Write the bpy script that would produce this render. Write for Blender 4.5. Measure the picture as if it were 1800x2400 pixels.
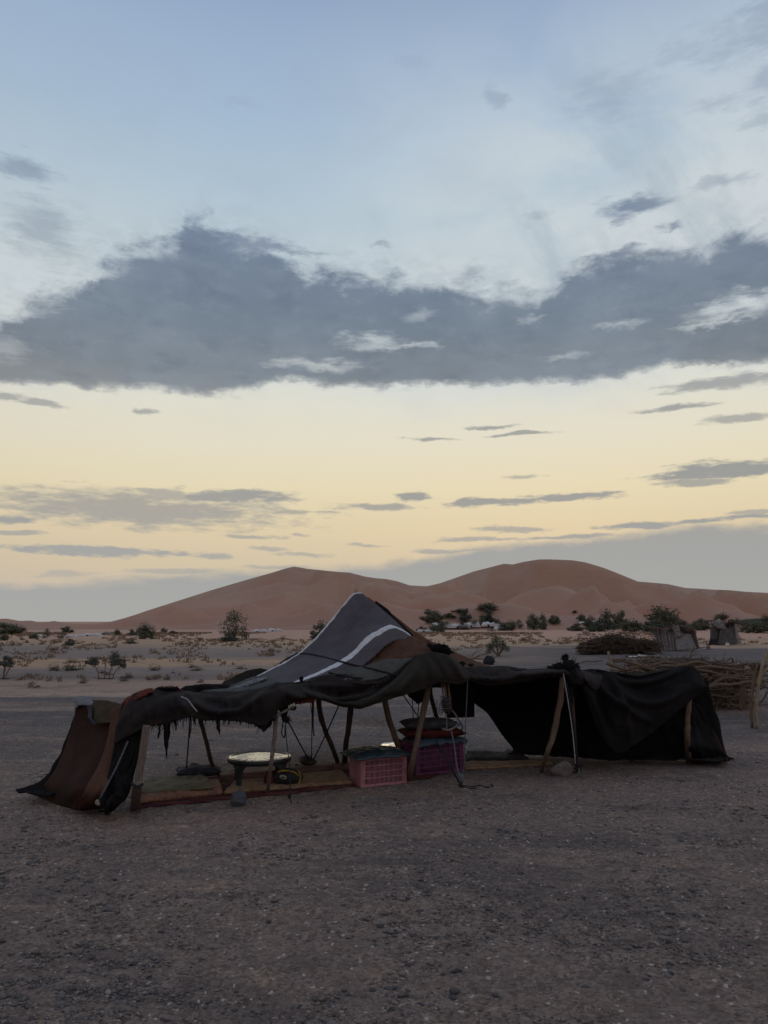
import bpy, math, random
import numpy as np
from mathutils import Vector, noise, Matrix, Euler
from math import radians as R

sc = bpy.context.scene
for o in list(bpy.data.objects): bpy.data.objects.remove(o)
C = sc.collection

# ------------------------------------------------------------------ camera
F, CX, CY, HY = 1733.0, 900.0, 1200.0, 1456.0      # focal length and centre in pixels of the 1800x2400 photo, horizon row
TH = math.atan((HY - CY) / F)                      # upward pitch
CAMZ = 1.56
cam = bpy.data.cameras.new('camera'); co = bpy.data.objects.new('camera', cam); C.objects.link(co)
cam.sensor_fit = 'VERTICAL'; cam.sensor_height = 36.0; cam.lens = 36.0 * F / 2400.0
cam.clip_start = 0.05; cam.clip_end = 12000
co.location = (0, 0, CAMZ); co.rotation_euler = (R(90) + TH, 0, 0)
sc.camera = co
try:
    sc.view_settings.view_transform = 'Standard'; sc.view_settings.look = 'None'
except Exception: pass
sc.view_settings.gamma = 1; sc.view_settings.use_curve_mapping = False
sc.view_settings.exposure = 0.0
sc.cycles.max_bounces = 6; sc.cycles.diffuse_bounces = 3

def ray(px, py):
    xc, yc = (px - CX) / F, (CY - py) / F
    return Vector((xc, math.cos(TH) - math.sin(TH) * yc, math.sin(TH) + math.cos(TH) * yc))
def P(px, py, Y):                                   # the point on that sight line at distance Y in front of the camera
    r = ray(px, py); return Vector((r.x * Y / r.y, Y, CAMZ + r.z * Y / r.y))
def azel(px, py):
    r = ray(px, py).normalized(); return math.degrees(math.atan2(r.x, r.y)), math.degrees(math.asin(r.z))
def srgb(r, g, b):
    f = lambda c: (c / 255 / 12.92) if c / 255 <= .04045 else ((c / 255 + .055) / 1.055) ** 2.4
    return (f(r), f(g), f(b), 1)

# ------------------------------------------------------------------ sky
class NT:
    def __init__(s, nt): s.nt = nt; s.n = nt.nodes; s.l = nt.links
    def node(s, t, **k):
        n = s.n.new(t)
        for a, v in k.items(): setattr(n, a, v)
        return n
    def put(s, sock, v):
        if isinstance(v, bpy.types.NodeSocket): s.l.new(v, sock)
        elif v is not None: sock.default_value = v
    def m(s, op, a, b=None, c=None, clamp=False):
        n = s.node('ShaderNodeMath', operation=op, use_clamp=clamp)
        s.put(n.inputs[0], a); s.put(n.inputs[1], b)
        if c is not None: s.put(n.inputs[2], c)
        return n.outputs[0]
    def v(s, op, a, b=None, c=None):
        n = s.node('ShaderNodeVectorMath', operation=op)
        s.put(n.inputs[0], a)
        if b is not None: s.put(n.inputs[1], b)
        if c is not None: s.put(n.inputs[2], c)
        return n.outputs['Value'] if op in ('LENGTH', 'DOT_PRODUCT') else n.outputs[0]
    def xyz(s, a, b, c):
        n = s.node('ShaderNodeCombineXYZ')
        for i, q in enumerate((a, b, c)): s.put(n.inputs[i], q)
        return n.outputs[0]
    def sep(s, a):
        n = s.node('ShaderNodeSeparateXYZ'); s.put(n.inputs[0], a); return n.outputs
    def noise(s, vec, scale, detail=4, rough=.5, dim='3D', dist=0.0, col=False):
        n = s.node('ShaderNodeTexNoise', noise_dimensions=dim)
        s.put(n.inputs['Vector'], vec); s.put(n.inputs['Scale'], scale); s.put(n.inputs['Detail'], detail)
        s.put(n.inputs['Roughness'], rough); s.put(n.inputs['Distortion'], dist)
        return n.outputs['Color'] if col else n.outputs[0]
    def vor(s, vec, scale, out='Distance', rnd=1.0, feature='F1'):
        n = s.node('ShaderNodeTexVoronoi', feature=feature)
        s.put(n.inputs['Vector'], vec); s.put(n.inputs['Scale'], scale); s.put(n.inputs['Randomness'], rnd)
        return n.outputs[out]
    def ramp(s, fac, stops, interp='LINEAR'):
        n = s.node('ShaderNodeValToRGB'); e = n.color_ramp; e.interpolation = interp
        stops = sorted(stops, key=lambda q: q[0])
        while len(e.elements) < len(stops): e.elements.new(0.5)
        for el, (p, c) in zip(e.elements, stops):
            el.position = p
        for el, (p, c) in zip(e.elements, stops):
            el.color = c if len(c) == 4 else (*c, 1)
        s.put(n.inputs[0], fac); return n.outputs[0]
    def mix(s, f, a, b, mode='MIX'):
        n = s.node('ShaderNodeMix', data_type='RGBA', blend_type=mode)
        s.put(n.inputs[0], f); s.put(n.inputs[6], a); s.put(n.inputs[7], b); return n.outputs[2]
    def rng(s, v, a, b, c=0.0, d=1.0, smooth=True):
        n = s.node('ShaderNodeMapRange', interpolation_type='SMOOTHSTEP' if smooth else 'LINEAR')
        for i, q in enumerate((v, a, b, c, d)): s.put(n.inputs[i], q)
        return n.outputs[0]
    def curve(s, v, pts):
        n = s.node('ShaderNodeFloatCurve'); c = n.mapping.curves[0]; n.mapping.extend = 'HORIZONTAL'
        pts = sorted(pts)
        c.points[0].location = pts[0]; c.points[1].location = pts[-1]
        for p in pts[1:-1]: c.points.new(*p)
        for p in c.points: p.handle_type = 'VECTOR'
        n.mapping.update(); s.put(n.inputs[1], v); return n.outputs[0]

world = bpy.data.worlds.new('World'); sc.world = world; world.use_nodes = True
W = NT(world.node_tree); W.n.clear()
tc = W.node('ShaderNodeTexCoord').outputs['Generated']
dirn = W.v('NORMALIZE', tc)
X, Y_, Z = W.sep(dirn)
AZ = W.m('MULTIPLY', W.m('ARCTAN2', X, Y_), 57.29578)
EL = W.m('MULTIPLY', W.m('ARCSINE', Z), 57.29578)
def elp(py): return max(0, azel(900, py)[1]) / 90.0
front = [(1456,(196,184,174)),(1330,(210,195,168)),(1240,(223,206,172)),(1150,(229,217,183)),(1060,(229,221,198)),(960,(225,223,208)),
         (880,(216,219,214)),(740,(204,214,217)),(600,(189,204,212)),(450,(176,196,211)),(300,(166,188,210)),(150,(158,180,206)),(0,(147,168,197))]
fr = [(elp(y), srgb(*c)) for y, c in front] + [(.62, srgb(126,148,180)), (1.0, srgb(118,140,172))]
back = [(0.0, srgb(140,132,138)), (.08, srgb(166,150,152)), (.2, srgb(158,158,168)), (.5, srgb(140,152,174)), (1.0, srgb(118,140,172))]
e01 = W.m('DIVIDE', EL, 90.0, clamp=True)
cf, cb = W.ramp(e01, fr), W.ramp(e01, back)
toward = W.m('COSINE', W.m('MULTIPLY', W.m('SUBTRACT', AZ, 12.0), 0.0174533))
base = W.mix(W.rng(toward, -0.25, 0.97), cb, cf)
nish = W.node('ShaderNodeTexSky', sky_type='NISHITA', sun_disc=False)
nish.sun_elevation = R(2.0); nish.sun_rotation = R(12.0); nish.dust_density = 2.0
base = W.mix(0.02, base, W.mix(1.0, nish.outputs[0], (.12, .12, .12, 1), 'MULTIPLY'))
# soft pale veil in the upper right, faint mottling everywhere
pv = W.xyz(AZ, W.m('MULTIPLY', EL, 1.6), 0.0)
veil = W.noise(pv, .05, 6, .55, dist=.6)
zone = W.m('MULTIPLY', W.rng(AZ, -12.0, 14.0), W.rng(EL, 47.0, 26.0))
zone = W.m('MULTIPLY', zone, W.rng(EL, 14.0, 21.0))
zone = W.m('ADD', zone, W.m('MULTIPLY', W.rng(AZ, -12.0, -26.0), W.m('MULTIPLY', W.m('MULTIPLY', W.rng(EL, 34.0, 22.0), W.rng(EL, 14.0, 20.0)), .55)))
base = W.mix(W.m('MULTIPLY', W.m('MULTIPLY', W.rng(veil, .30, .58), zone), .9), base, srgb(207,214,217))
stk = W.noise(W.xyz(W.m('ADD', AZ, W.m('MULTIPLY', EL, .55)), W.m('MULTIPLY', EL, .5), 2.0), .22, 7, .6)
base = W.mix(W.m('MULTIPLY', W.m('MULTIPLY', W.rng(stk, .48, .72), zone), .55), base, srgb(160,175,188))
mott = W.noise(pv, .11, 5, .6)
base = W.mix(W.m('MULTIPLY', W.m('MULTIPLY', W.rng(mott, .45, .7), W.rng(EL, 12.0, 20.0)), .16), base, srgb(158,172,190))

# warped coordinates for the clouds, in degrees
q = W.xyz(AZ, W.m('MULTIPLY', EL, 2.0), 3.7)
n1 = W.noise(q, .16, 9, .62, col=True)
n2 = W.noise(q, .62, 6, .6)
wr = W.sep(W.v('SUBTRACT', n1, (.5, .5, .5)))
AZw = W.m('ADD', AZ, W.m('MULTIPLY', wr[0], 6.0))
lowf = W.rng(EL, 2.0, 17.0, .22, 1.0)                   # clouds far off are flatter
ELw = W.m('ADD', EL, W.m('MULTIPLY', W.m('ADD', W.m('MULTIPLY', wr[1], 2.4), W.m('MULTIPLY', W.m('SUBTRACT', n2, .5), 1.3)), lowf))
pw = W.xyz(AZw, ELw, 0.0)
def azn(px, py=900): return (azel(px, py)[0] + 35) / 70
azi = W.m('DIVIDE', W.m('ADD', AZw, 35.0), 70.0)
def edge(pts):                                          # elevation in degrees of a drawn edge as a function of azimuth
    cp = [((azel(x, y)[0] + 35) / 70, azel(x, y)[1] / 50) for x, y in pts]
    return W.m('MULTIPLY', W.curve(azi, cp), 50.0)
top = edge([(-250,800),(-80,775),(0,748),(65,700),(163,682),(205,650),(235,612),(325,596),(405,580),(440,528),(477,522),(505,556),(575,572),(640,590),(675,622),
            (715,648),(760,644),(868,652),(955,664),(1042,676),(1140,690),(1193,680),(1248,695),(1302,677),(1335,628),(1410,617),(1519,605),(1628,579),(1736,552),(1800,546),(2000,540)])
bot = edge([(-250,895),(0,893),(108,897),(271,908),(434,916),(542,916),(651,900),(760,894),(868,899),(1042,906),(1193,899),(1356,892),(1519,875),(1628,858),(1800,846),(2000,820)])
dtop, dbot = W.m('SUBTRACT', top, ELw), W.m('SUBTRACT', ELw, bot)
fb = W.noise(q, .30, 10, .64, dist=.3)
dens = W.m('ADD', W.m('MULTIPLY', W.m('MINIMUM', W.m('MULTIPLY', dtop, .5), W.m('MULTIPLY', W.m('ADD', dbot, .25), 2.2)), .8), W.m('MULTIPLY', W.m('SUBTRACT', fb, .42), 2.0))
m_main = W.rng(dens, -.22, .55)
m_main = W.m('MULTIPLY', m_main, W.m('MULTIPLY', W.rng(dtop, -2.2, -.6), W.rng(dbot, -.7, .5)))
m_main = W.m('MULTIPLY', m_main, W.rng(AZ, 75.0, 50.0)); m_main = W.m('MULTIPLY', m_main, W.rng(AZ, -75.0, -50.0))
rag = W.m('MULTIPLY', W.m('SUBTRACT', W.noise(W.xyz(AZ, W.m('MULTIPLY', EL, 4.5), 9.1), .42, 8, .66), .52), 2.6)
ELl = W.m('ADD', EL, W.m('MULTIPLY', wr[1], .8))
hor = edge([(-300,1372),(43,1366),(217,1357),(358,1347),(434,1340),(608,1333),(760,1326),(900,1321),(976,1308),(1139,1281),(1250,1270),(1410,1258),(1519,1237),(1628,1229),(1800,1225),(2100,1215)])
m_hor = W.rng(W.m('ADD', W.m('SUBTRACT', hor, ELl), W.m('ADD', W.m('MULTIPLY', W.m('SUBTRACT', fb, .5), 1.3), W.m('MULTIPLY', rag, .22))), -.3, .7, 0, .9)
m_hor = W.m('MULTIPLY', m_hor, W.rng(AZ, -100.0, -60.0)); m_hor = W.m('MULTIPLY', m_hor, W.rng(AZ, 100.0, 60.0))
def ell(px, py, rx, ry, soft=.5, s=1.0, p=None):
    a, e = azel(px, py); da = rx / F * 57.3; de = ry / F * 57.3
    t = W.v('MULTIPLY_ADD', p or pw, (1 / da, 1 / de, 0), (-a / da, -e / de, 0))
    return W.rng(W.m('ADD', W.v('LENGTH', t), rag), 1.0 + soft * .4, 1.0 - soft, 0, s)
def union(lst):
    r = lst[0]
    for x in lst[1:]: r = W.m('MAXIMUM', r, x)
    return r
pl = W.xyz(AZw, W.m('ADD', EL, W.m('MULTIPLY', wr[1], 1.1)), 0.0)
gaps = union([ell(880,800,70,24,1,.75), ell(960,806,70,9,1,.6), ell(760,856,120,12,1,.55), ell(1745,715,95,24,1,.9), ell(1680,752,80,8,1,.6), ell(1460,757,50,9,1,.5), ell(1240,748,30,10,1,.4), ell(980,735,40,14,1,.4), ell(1330,835,50,7,1,.35),
              ell(20,815,40,26,1,.35), ell(1650,868,110,8,.8,.8), ell(1560,1000,1,1,.5,0)])
low = union([ell(1500,1232,120,7,.6,.9,pl), ell(1640,1222,110,6,.6,.9,pl), ell(1330,1258,90,6,.6,.8,pl), ell(1760,1212,90,5,.6,.9,pl), ell(1050,1292,90,6,.6,.7,pl), ell(640,1330,80,5,.7,.6,pl), ell(420,1338,90,6,.7,.6,pl), ell(330,1195,370,40,.7,.8,pl), ell(560,1165,150,18,.6,.9,pl), ell(400,1160,90,12,.5,.7,pl), ell(33,1219,62,11,.5,.9,pl),
    ell(1350,1163,105,9,.5,.9,pl), ell(1150,1178,130,12,.5,.9,pl), ell(968,1166,48,11,.5,.9,pl), ell(868,1190,80,9,.6,.8,pl), ell(727,1200,60,5,.6,.7,pl),
    ell(1020,1029,50,5,.6,.8,pl), ell(1150,999,65,5,.6,.8,pl), ell(1215,1018,95,5,.6,.8,pl), ell(1237,1116,40,6,.7,.6,pl), ell(1595,950,90,7,.6,.8,pl),
    ell(1736,980,75,10,.6,.7,pl), ell(1710,1102,150,20,.5,.95,pl), ell(1640,1128,75,9,.6,.8,pl), ell(217,1293,185,11,.5,.85,pl), ell(499,1306,50,6,.6,.7,pl), ell(618,1287,50,7,.6,.6,pl),
    ell(716,1298,70,6,.6,.6,pl), ell(1128,1265,80,6,.6,.7,pl), ell(1200,1240,80,8,.6,.7,pl), ell(575,1257,80,5,.6,.7,pl), ell(700,1252,30,4,.6,.6,pl), ell(870,1276,45,4,.6,.6,pl),
    ell(98,948,52,8,.6,.7,pl), ell(22,932,35,9,.6,.7,pl), ell(347,967,30,6,.6,.7,pl), ell(60,1253,70,7,.6,.7,pl), ell(1790,1200,70,5,.5,.7,pl), ell(150,1345,60,8,.7,.5,pl), ell(1700,896,140,14,.6,.75,pl)])
high = union([ell(1490,478,80,22,.9,.95), ell(1450,502,40,15,.9,.7), ell(1537,541,28,9,.9,.8), ell(1421,595,80,12,.8,.8), ell(1107,645,48,18,1,.5), ell(119,541,80,60,1,.45),
    ell(884,570,24,9,1,.5), ell(1155,233,28,22,1,.42), ell(1432,215,95,45,1,.32), ell(1692,110,90,38,1,.42), ell(1790,50,70,45,1,.5), ell(1580,130,60,22,1,.3), ell(35,388,75,24,.9,.6),
    ell(1703,428,60,15,1,.45), ell(1800,190,40,40,1,.45), ell(600,575,170,14,.8,.8), ell(560,240,60,12,1,.2), ell(1260,512,30,12,1,.35), ell(960,150,50,12,1,.15), ell(1710,240,70,14,1,.3), ell(1790,270,40,20,1,.35)])
m_main = W.m('MULTIPLY', m_main, W.m('SUBTRACT', 1.0, gaps))
# loose clouds over the rest of the sky (outside the frame the same kind of broken sky goes on)
rest = W.noise(W.v('MULTIPLY', dirn, (1, 1, 2.6)), 1.7, 7, .6)
out = W.m('MAXIMUM', W.rng(EL, 46.0, 56.0), W.rng(W.m('ABSOLUTE', AZ), 36.0, 60.0))
m_rest = W.m('MULTIPLY', W.m('MULTIPLY', W.rng(rest, .54, .66), out), W.rng(EL, 2.0, 10.0, 0, .6))
body = W.noise(q, .09, 5, .55)
c_main = W.ramp(e01, [(elp(930), srgb(136,140,144)), (elp(880), srgb(122,131,140)), (elp(740), srgb(115,129,144)), (elp(620), srgb(118,132,152)), (elp(500), srgb(124,140,164)), (elp(200), srgb(136,154,182))])
c_main = W.mix(W.m('MULTIPLY', W.rng(body, .40, .66), .50), c_main, srgb(138,150,162))
c_main = W.mix(W.m('MULTIPLY', W.rng(fb, .50, .72), .38), c_main, srgb(102,113,130))
c_main = W.mix(W.m('MULTIPLY', W.rng(n2, .5, .72), .18), c_main, srgb(150,156,168))
c_low = W.ramp(e01, [(elp(1450), srgb(164,166,164)), (elp(1300), srgb(156,159,161)), (elp(1200), srgb(154,154,153)), (elp(1000), srgb(146,149,150)), (elp(900), srgb(134,140,148))])
col = W.mix(m_rest, base, srgb(120,128,145))
# thin light fringe where the main cloud breaks up, then the clouds themselves
col = W.mix(W.m('MULTIPLY', W.m('MULTIPLY', W.rng(dtop, -3.5, 0.0), W.rng(dbot, -.6, .6)), W.m('MULTIPLY', W.rng(n2, .4, .62), W.rng(AZ, 40.0, 20.0, 0, .35))), col, srgb(160,172,184))
col = W.mix(high, col, c_main)
col = W.mix(m_main, col, c_main)
col = W.mix(m_hor, col, c_low)
col = W.mix(low, col, c_low)
below = W.rng(EL, -1.5, -0.3)
col = W.mix(below, srgb(62,56,55), col)
bg = W.node('ShaderNodeBackground'); W.put(bg.inputs[0], col); bg.inputs[1].default_value = SKY_STRENGTH if 'SKY_STRENGTH' in globals() else 1.0
W.l.new(bg.outputs[0], W.node('ShaderNodeOutputWorld').inputs[0])
world.cycles.sampling_method = 'MANUAL'; world.cycles.sample_map_resolution = 512

sun = bpy.data.lights.new('sun', 'SUN'); sun.energy = 0.12; sun.angle = R(25); sun.color = (1.0, .82, .66)
so = bpy.data.objects.new('sun', sun); C.objects.link(so)
sdir = Vector((math.sin(R(12)) * math.cos(R(6)), math.cos(R(12)) * math.cos(R(6)), math.sin(R(6))))
so.rotation_euler = sdir.to_track_quat('Z', 'Y').to_euler()

# ------------------------------------------------------------------ helpers
rnd = random.Random(11)
def link_mesh(name, verts, faces, mat=None, parent=None, smooth=True, uvs=None, cols=None, loc=None):
    me = bpy.data.meshes.new(name)
    me.from_pydata([tuple(v) for v in verts], [], faces)
    if smooth: me.polygons.foreach_set('use_smooth', [True] * len(me.polygons))
    if uvs is not None:
        ul = me.uv_layers.new(name='UVMap'); idx = np.empty(len(me.loops), dtype=np.int32); me.loops.foreach_get('vertex_index', idx)
        ul.data.foreach_set('uv', np.asarray(uvs, dtype=np.float32)[idx].ravel())
    if cols is not None:
        a = me.color_attributes.new('Col', 'FLOAT_COLOR', 'POINT'); a.data.foreach_set('color', np.asarray(cols, dtype=np.float32).ravel())
    if mat: me.materials.append(mat)
    o = bpy.data.objects.new(name, me); C.objects.link(o)
    if loc is not None: o.location = loc
    if parent is not None:
        o.parent = parent
        if loc is None: o.matrix_parent_inverse = Matrix.Translation(parent.location).inverted() if parent.type == 'EMPTY' and tuple(parent.rotation_euler) == (0, 0, 0) else Matrix()
    return o
def tag(o, label=None, cat=None, group=None, kind=None):
    if label: o['label'] = label
    if cat: o['category'] = cat
    if group: o['group'] = group
    if kind: o['kind'] = kind
    return o
def thing(name, label, cat, loc, rz=0, group=None):
    o = bpy.data.objects.new(name, None); C.objects.link(o); o.location = loc; o.rotation_euler = (0, 0, rz); o.empty_display_size = .1
    return tag(o, label, cat, group)
def copy_tree(o, loc=None, rz=None, scale=None, label=None, parent=None):
    c = o.copy(); C.objects.link(c)
    if parent is not None: c.parent = parent
    for ch in o.children: copy_tree(ch, parent=c)
    if loc is not None: c.location = loc
    if rz is not None: c.rotation_euler = (0, 0, rz)
    if scale is not None: c.scale = scale
    if label: c['label'] = label
    return c
def flat(*parts):                                     # join (verts, faces) tuples
    V, Fc = [], []
    for v, f in parts:
        b = len(V); V += [tuple(x) for x in v]; Fc += [tuple(i + b for i in q) for q in f]
    return V, Fc
def catmull(pts, n):
    pts = [Vector(p) for p in pts]
    if len(pts) == 2: return [pts[0].lerp(pts[1], i / n) for i in range(n + 1)]
    ext = [pts[0] * 2 - pts[1]] + pts + [pts[-1] * 2 - pts[-2]]
    out = []; segs = len(pts) - 1
    for k in range(n + 1):
        t = k / n * segs; i = min(int(t), segs - 1); f = t - i
        a, b, c, d = ext[i:i + 4]
        out.append(.5 * ((2 * b) + (c - a) * f + (2 * a - 5 * b + 4 * c - d) * f * f + (3 * b - a - 3 * c + d) * f ** 3))
    return out
def tube(pts, rad, sides=7, n=None, wob=0.0, seed=0):
    pts = catmull(pts, n or max(4, (len(pts) - 1) * 5)); m = len(pts)
    if not isinstance(rad, (list, tuple)): rad = [rad, rad]
    V, Fc = [], []
    up = Vector((.13, .31, .94))
    for i, p in enumerate(pts):
        t = (pts[min(i + 1, m - 1)] - pts[max(i - 1, 0)]).normalized()
        a = t.cross(up)
        if a.length < .05: a = t.cross(Vector((1, 0, 0)))
        a.normalize(); b = t.cross(a)
        x = i / (m - 1) * (len(rad) - 1); k = min(int(x), len(rad) - 2); r = rad[k] + (rad[k + 1] - rad[k]) * (x - k)
        for s in range(sides):
            an = 2 * math.pi * s / sides
            rr = r * (1 + wob * noise.noise(Vector((math.cos(an) + seed * 7.1, math.sin(an), i * .55))) * 2)
            V.append(p + (a * math.cos(an) + b * math.sin(an)) * rr)
    for i in range(m - 1):
        for s in range(sides):
            u = (s + 1) % sides; Fc.append((i * sides + s, i * sides + u, (i + 1) * sides + u, (i + 1) * sides + s))
    Fc.append(tuple(range(sides))[::-1]); Fc.append(tuple((m - 1) * sides + s for s in range(sides)))
    return V, Fc
def box(cx, cy, cz, sx, sy, sz, M=None):
    V = [Vector((cx + dx * sx / 2, cy + dy * sy / 2, cz + dz * sz / 2)) for dx in (-1, 1) for dy in (-1, 1) for dz in (-1, 1)]
    if M: V = [M @ v for v in V]
    return V, [(0, 1, 3, 2), (4, 6, 7, 5), (0, 4, 5, 1), (2, 3, 7, 6), (0, 2, 6, 4), (1, 5, 7, 3)]
def fbm(v, o=4): return noise.fractal(v, 1.0, 2.0, o)
def rock(rx, ry, rz, seed, sub=3, rough=.35):
    import bmesh
    bm = bmesh.new(); bmesh.ops.create_icosphere(bm, subdivisions=sub, radius=1)
    pl = []; rr = random.Random(seed)
    for k in range(9):
        d = Vector((rr.gauss(0, 1), rr.gauss(0, 1), rr.gauss(0, 1))).normalized(); pl.append((d, rr.uniform(.62, .9)))
    for v in bm.verts:
        for d, h in pl:
            s = v.co.dot(d)
            if s > h: v.co -= d * (s - h)
        v.co *= 1 + rough * .3 * fbm(v.co * 2.2 + Vector((seed, 0, 0)), 4)
        v.co.x *= rx; v.co.y *= ry; v.co.z *= rz
    V = [v.co.copy() for v in bm.verts]; Fc = [tuple(v.index for v in f.verts) for f in bm.faces]; bm.free()
    return V, Fc

# ------------------------------------------------------------------ materials
MATS = {}
def mat(name, fn, rough=.9, spec=.3, bump=None, **kw):
    m = bpy.data.materials.new(name); m.use_nodes = True; t = NT(m.node_tree); t.n.clear()
    bs = t.node('ShaderNodeBsdfPrincipled'); bs.inputs['Specular IOR Level'].default_value = spec
    col = fn(t) if callable(fn) else (*fn, 1)
    if isinstance(col, tuple) and len(col) == 2 and isinstance(col[0], bpy.types.NodeSocket): col, rs = col; t.put(bs.inputs['Roughness'], rs)
    else: t.put(bs.inputs['Roughness'], rough)
    t.put(bs.inputs['Base Color'], col)
    for k, v in kw.items(): t.put(bs.inputs[k.replace('_', ' ')], v)
    if bump:
        h, st, ds = bump(t)
        b = t.node('ShaderNodeBump'); t.put(b.inputs['Height'], h); b.inputs['Strength'].default_value = st; b.inputs['Distance'].default_value = ds
        t.l.new(b.outputs[0], bs.inputs['Normal'])
    t.l.new(bs.outputs[0], t.node('ShaderNodeOutputMaterial').inputs[0]); MATS[name] = m; return m
def objc(t): return t.node('ShaderNodeTexCoord').outputs['Object']
def posn(t): return t.node('ShaderNodeNewGeometry').outputs['Position']
def two(c1, c2, scale, lo=.35, hi=.65, det=6, c3=None, sc3=None):
    def f(t):
        c = t.mix(t.rng(t.noise(objc(t), scale, det, .62), lo, hi), (*c1, 1), (*c2, 1))
        if c3: c = t.mix(t.rng(t.noise(objc(t), sc3 or scale * 4, 5, .65), .5, .72), c, (*c3, 1))
        return c
    return f
def woolly(c1, c2, c3, dust=(.16, .125, .10)):
    def f(t):
        p = objc(t)
        c = t.mix(t.rng(t.noise(p, 3.2, 7, .65), .35, .68), (*c1, 1), (*c2, 1))
        c = t.mix(t.rng(t.noise(p, 9, 6, .7), .52, .75, 0, .7), c, (*c3, 1))
        c = t.mix(t.rng(t.noise(t.v('ADD', p, (9, 2, 4)), 1.6, 8, .72), .56, .8, 0, .45), c, (*dust, 1))
        fib = t.noise(t.v('MULTIPLY', p, (1, 1, 3)), 130, 3, .7)
        return t.mix(t.rng(fib, .3, .7, 0, .5), c, t.mix(1.0, c, (.45, .45, .45, 1), 'MULTIPLY'))
    return f
def wool_bump(t):
    p = objc(t)
    return t.m('ADD', t.m('MULTIPLY', t.noise(p, 160, 3, .7), .3), t.m('MULTIPLY', t.noise(p, 11, 4, .5), .6)), .4, .015
mat('dark_wool', woolly((.022,.017,.0165), (.036,.027,.024), (.058,.038,.029)), .95, .15, wool_bump)
mat('black_wool', woolly((.013,.0115,.012), (.022,.018,.018), (.036,.028,.025), (.09,.07,.06)), .95, .1, wool_bump)
mat('olive_wool', woolly((.031,.027,.0225), (.045,.038,.030), (.065,.051,.037)), .95, .15, wool_bump)
mat('olive_patch', woolly((.085,.085,.078), (.11,.105,.09), (.06,.052,.045)), .95, .15, wool_bump)
mat('rust_cloth', woolly((.105,.047,.030), (.13,.065,.042), (.06,.032,.024)), .95, .15, wool_bump)
mat('brown_cloth', woolly((.062,.030,.022), (.042,.023,.018), (.085,.043,.031), (.14,.09,.065)), .95, .12, wool_bump)
mat('green_brown_cloth', woolly((.075,.055,.036), (.095,.075,.05), (.05,.036,.026)), .95, .12, wool_bump)
mat('grey_cloth', woolly((.20,.19,.20), (.26,.25,.25), (.12,.10,.11)), .95, .15, wool_bump)
mat('red_cloth', woolly((.17,.045,.028), (.12,.032,.024), (.1,.03,.02)), .95, .15, wool_bump)
def striped(t):
    uv = t.sep(t.node('ShaderNodeUVMap').outputs[0]); p = objc(t)
    wv = t.m('ADD', uv[1], t.m('MULTIPLY', t.m('SUBTRACT', t.noise(p, 7, 5, .6), .5), .07))
    c = t.mix(t.rng(t.noise(p, 4, 7, .66), .32, .7), (.140, .122, .132, 1), (.100, .087, .094, 1))
    c = t.mix(t.rng(t.noise(p, 22, 5, .7), .56, .78, 0, .5), c, (.18, .16, .165, 1))
    c = t.mix(t.rng(t.noise(p, 1.9, 7, .7), .52, .72, 0, .5), c, (.15, .115, .095, 1))
    st = t.noise(t.v('MULTIPLY', t.xyz(uv[0], uv[1], 0.0), (4, 90, 1)), 1.0, 4, .6)
    c = t.mix(t.rng(st, .35, .65, 0, .22), c, (.09, .08, .09, 1))
    def band(a, b): return t.m('MULTIPLY', t.rng(wv, a - .006, a + .006), t.rng(wv, b + .006, b - .006))
    white = t.mix(t.rng(t.noise(p, 18, 6, .7), .35, .8), (.76, .74, .73, 1), (.52, .50, .49, 1))
    white = t.mix(t.rng(t.noise(p, 6, 6, .7), .6, .74, 0, .6), white, (.25, .22, .22, 1))
    s = t.m('MAXIMUM', band(-.1, .030), band(.652, .738))
    c = t.mix(s, c, white)
    seam = t.m('MULTIPLY', band(.36, .368), .6)
    c = t.mix(seam, c, (.07, .06, .07, 1))
    fib = t.noise(p, 170, 3, .7)
    return t.mix(t.rng(fib, .3, .7, 0, .4), c, t.mix(1.0, c, (.5, .5, .5, 1), 'MULTIPLY'))
mat('striped_cloth', striped, .95, .12, wool_bump)
def woodf(c1, c2):
    def f(t):
        p = objc(t); g = t.noise(t.v('MULTIPLY', p, (1, 1, .12)), 90, 5, .6)
        c = t.mix(t.rng(g, .35, .65), (*c1, 1), (*c2, 1))
        return t.mix(t.rng(t.noise(p, 9, 6, .7), .5, .75, 0, .7), c, (c1[0] * .35, c1[1] * .33, c1[2] * .33, 1))
    return f
def wood_bump(t): return t.noise(t.v('MULTIPLY', objc(t), (1, 1, .12)), 80, 6, .7), .8, .012
mat('pole_wood', woodf((.20,.13,.085), (.125,.078,.052)), .85, .25, wood_bump)
mat('dark_pole_wood', woodf((.10,.065,.045), (.06,.04,.03)), .85, .25, wood_bump)
mat('grey_plank', woodf((.22,.165,.13), (.15,.11,.088)), .9, .25, wood_bump)
mat('branch_wood', woodf((.22,.15,.10), (.11,.072,.05)), .92, .2, wood_bump)
mat('pale_branch_wood', woodf((.42,.31,.20), (.25,.18,.115)), .92, .2, wood_bump)
mat('dark_brush', woodf((.13,.088,.066), (.07,.05,.04)), .95, .15)
mat('rope_dark', (.022,.02,.023), .9); mat('rope_pale', two((.34,.33,.33), (.20,.19,.19), 60), .8); mat('rope_grey', two((.13,.13,.15), (.08,.08,.09), 60), .9)
mat('foam_side', two((.34,.175,.11), (.24,.12,.075), 9, c3=(.10,.05,.035)), .95)
mat('foam_olive', two((.20,.165,.095), (.13,.105,.06), 6, c3=(.26,.2,.09)), .95)
mat('foam_ochre', two((.30,.185,.105), (.21,.125,.072), 8, c3=(.12,.07,.04)), .95)
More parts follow.
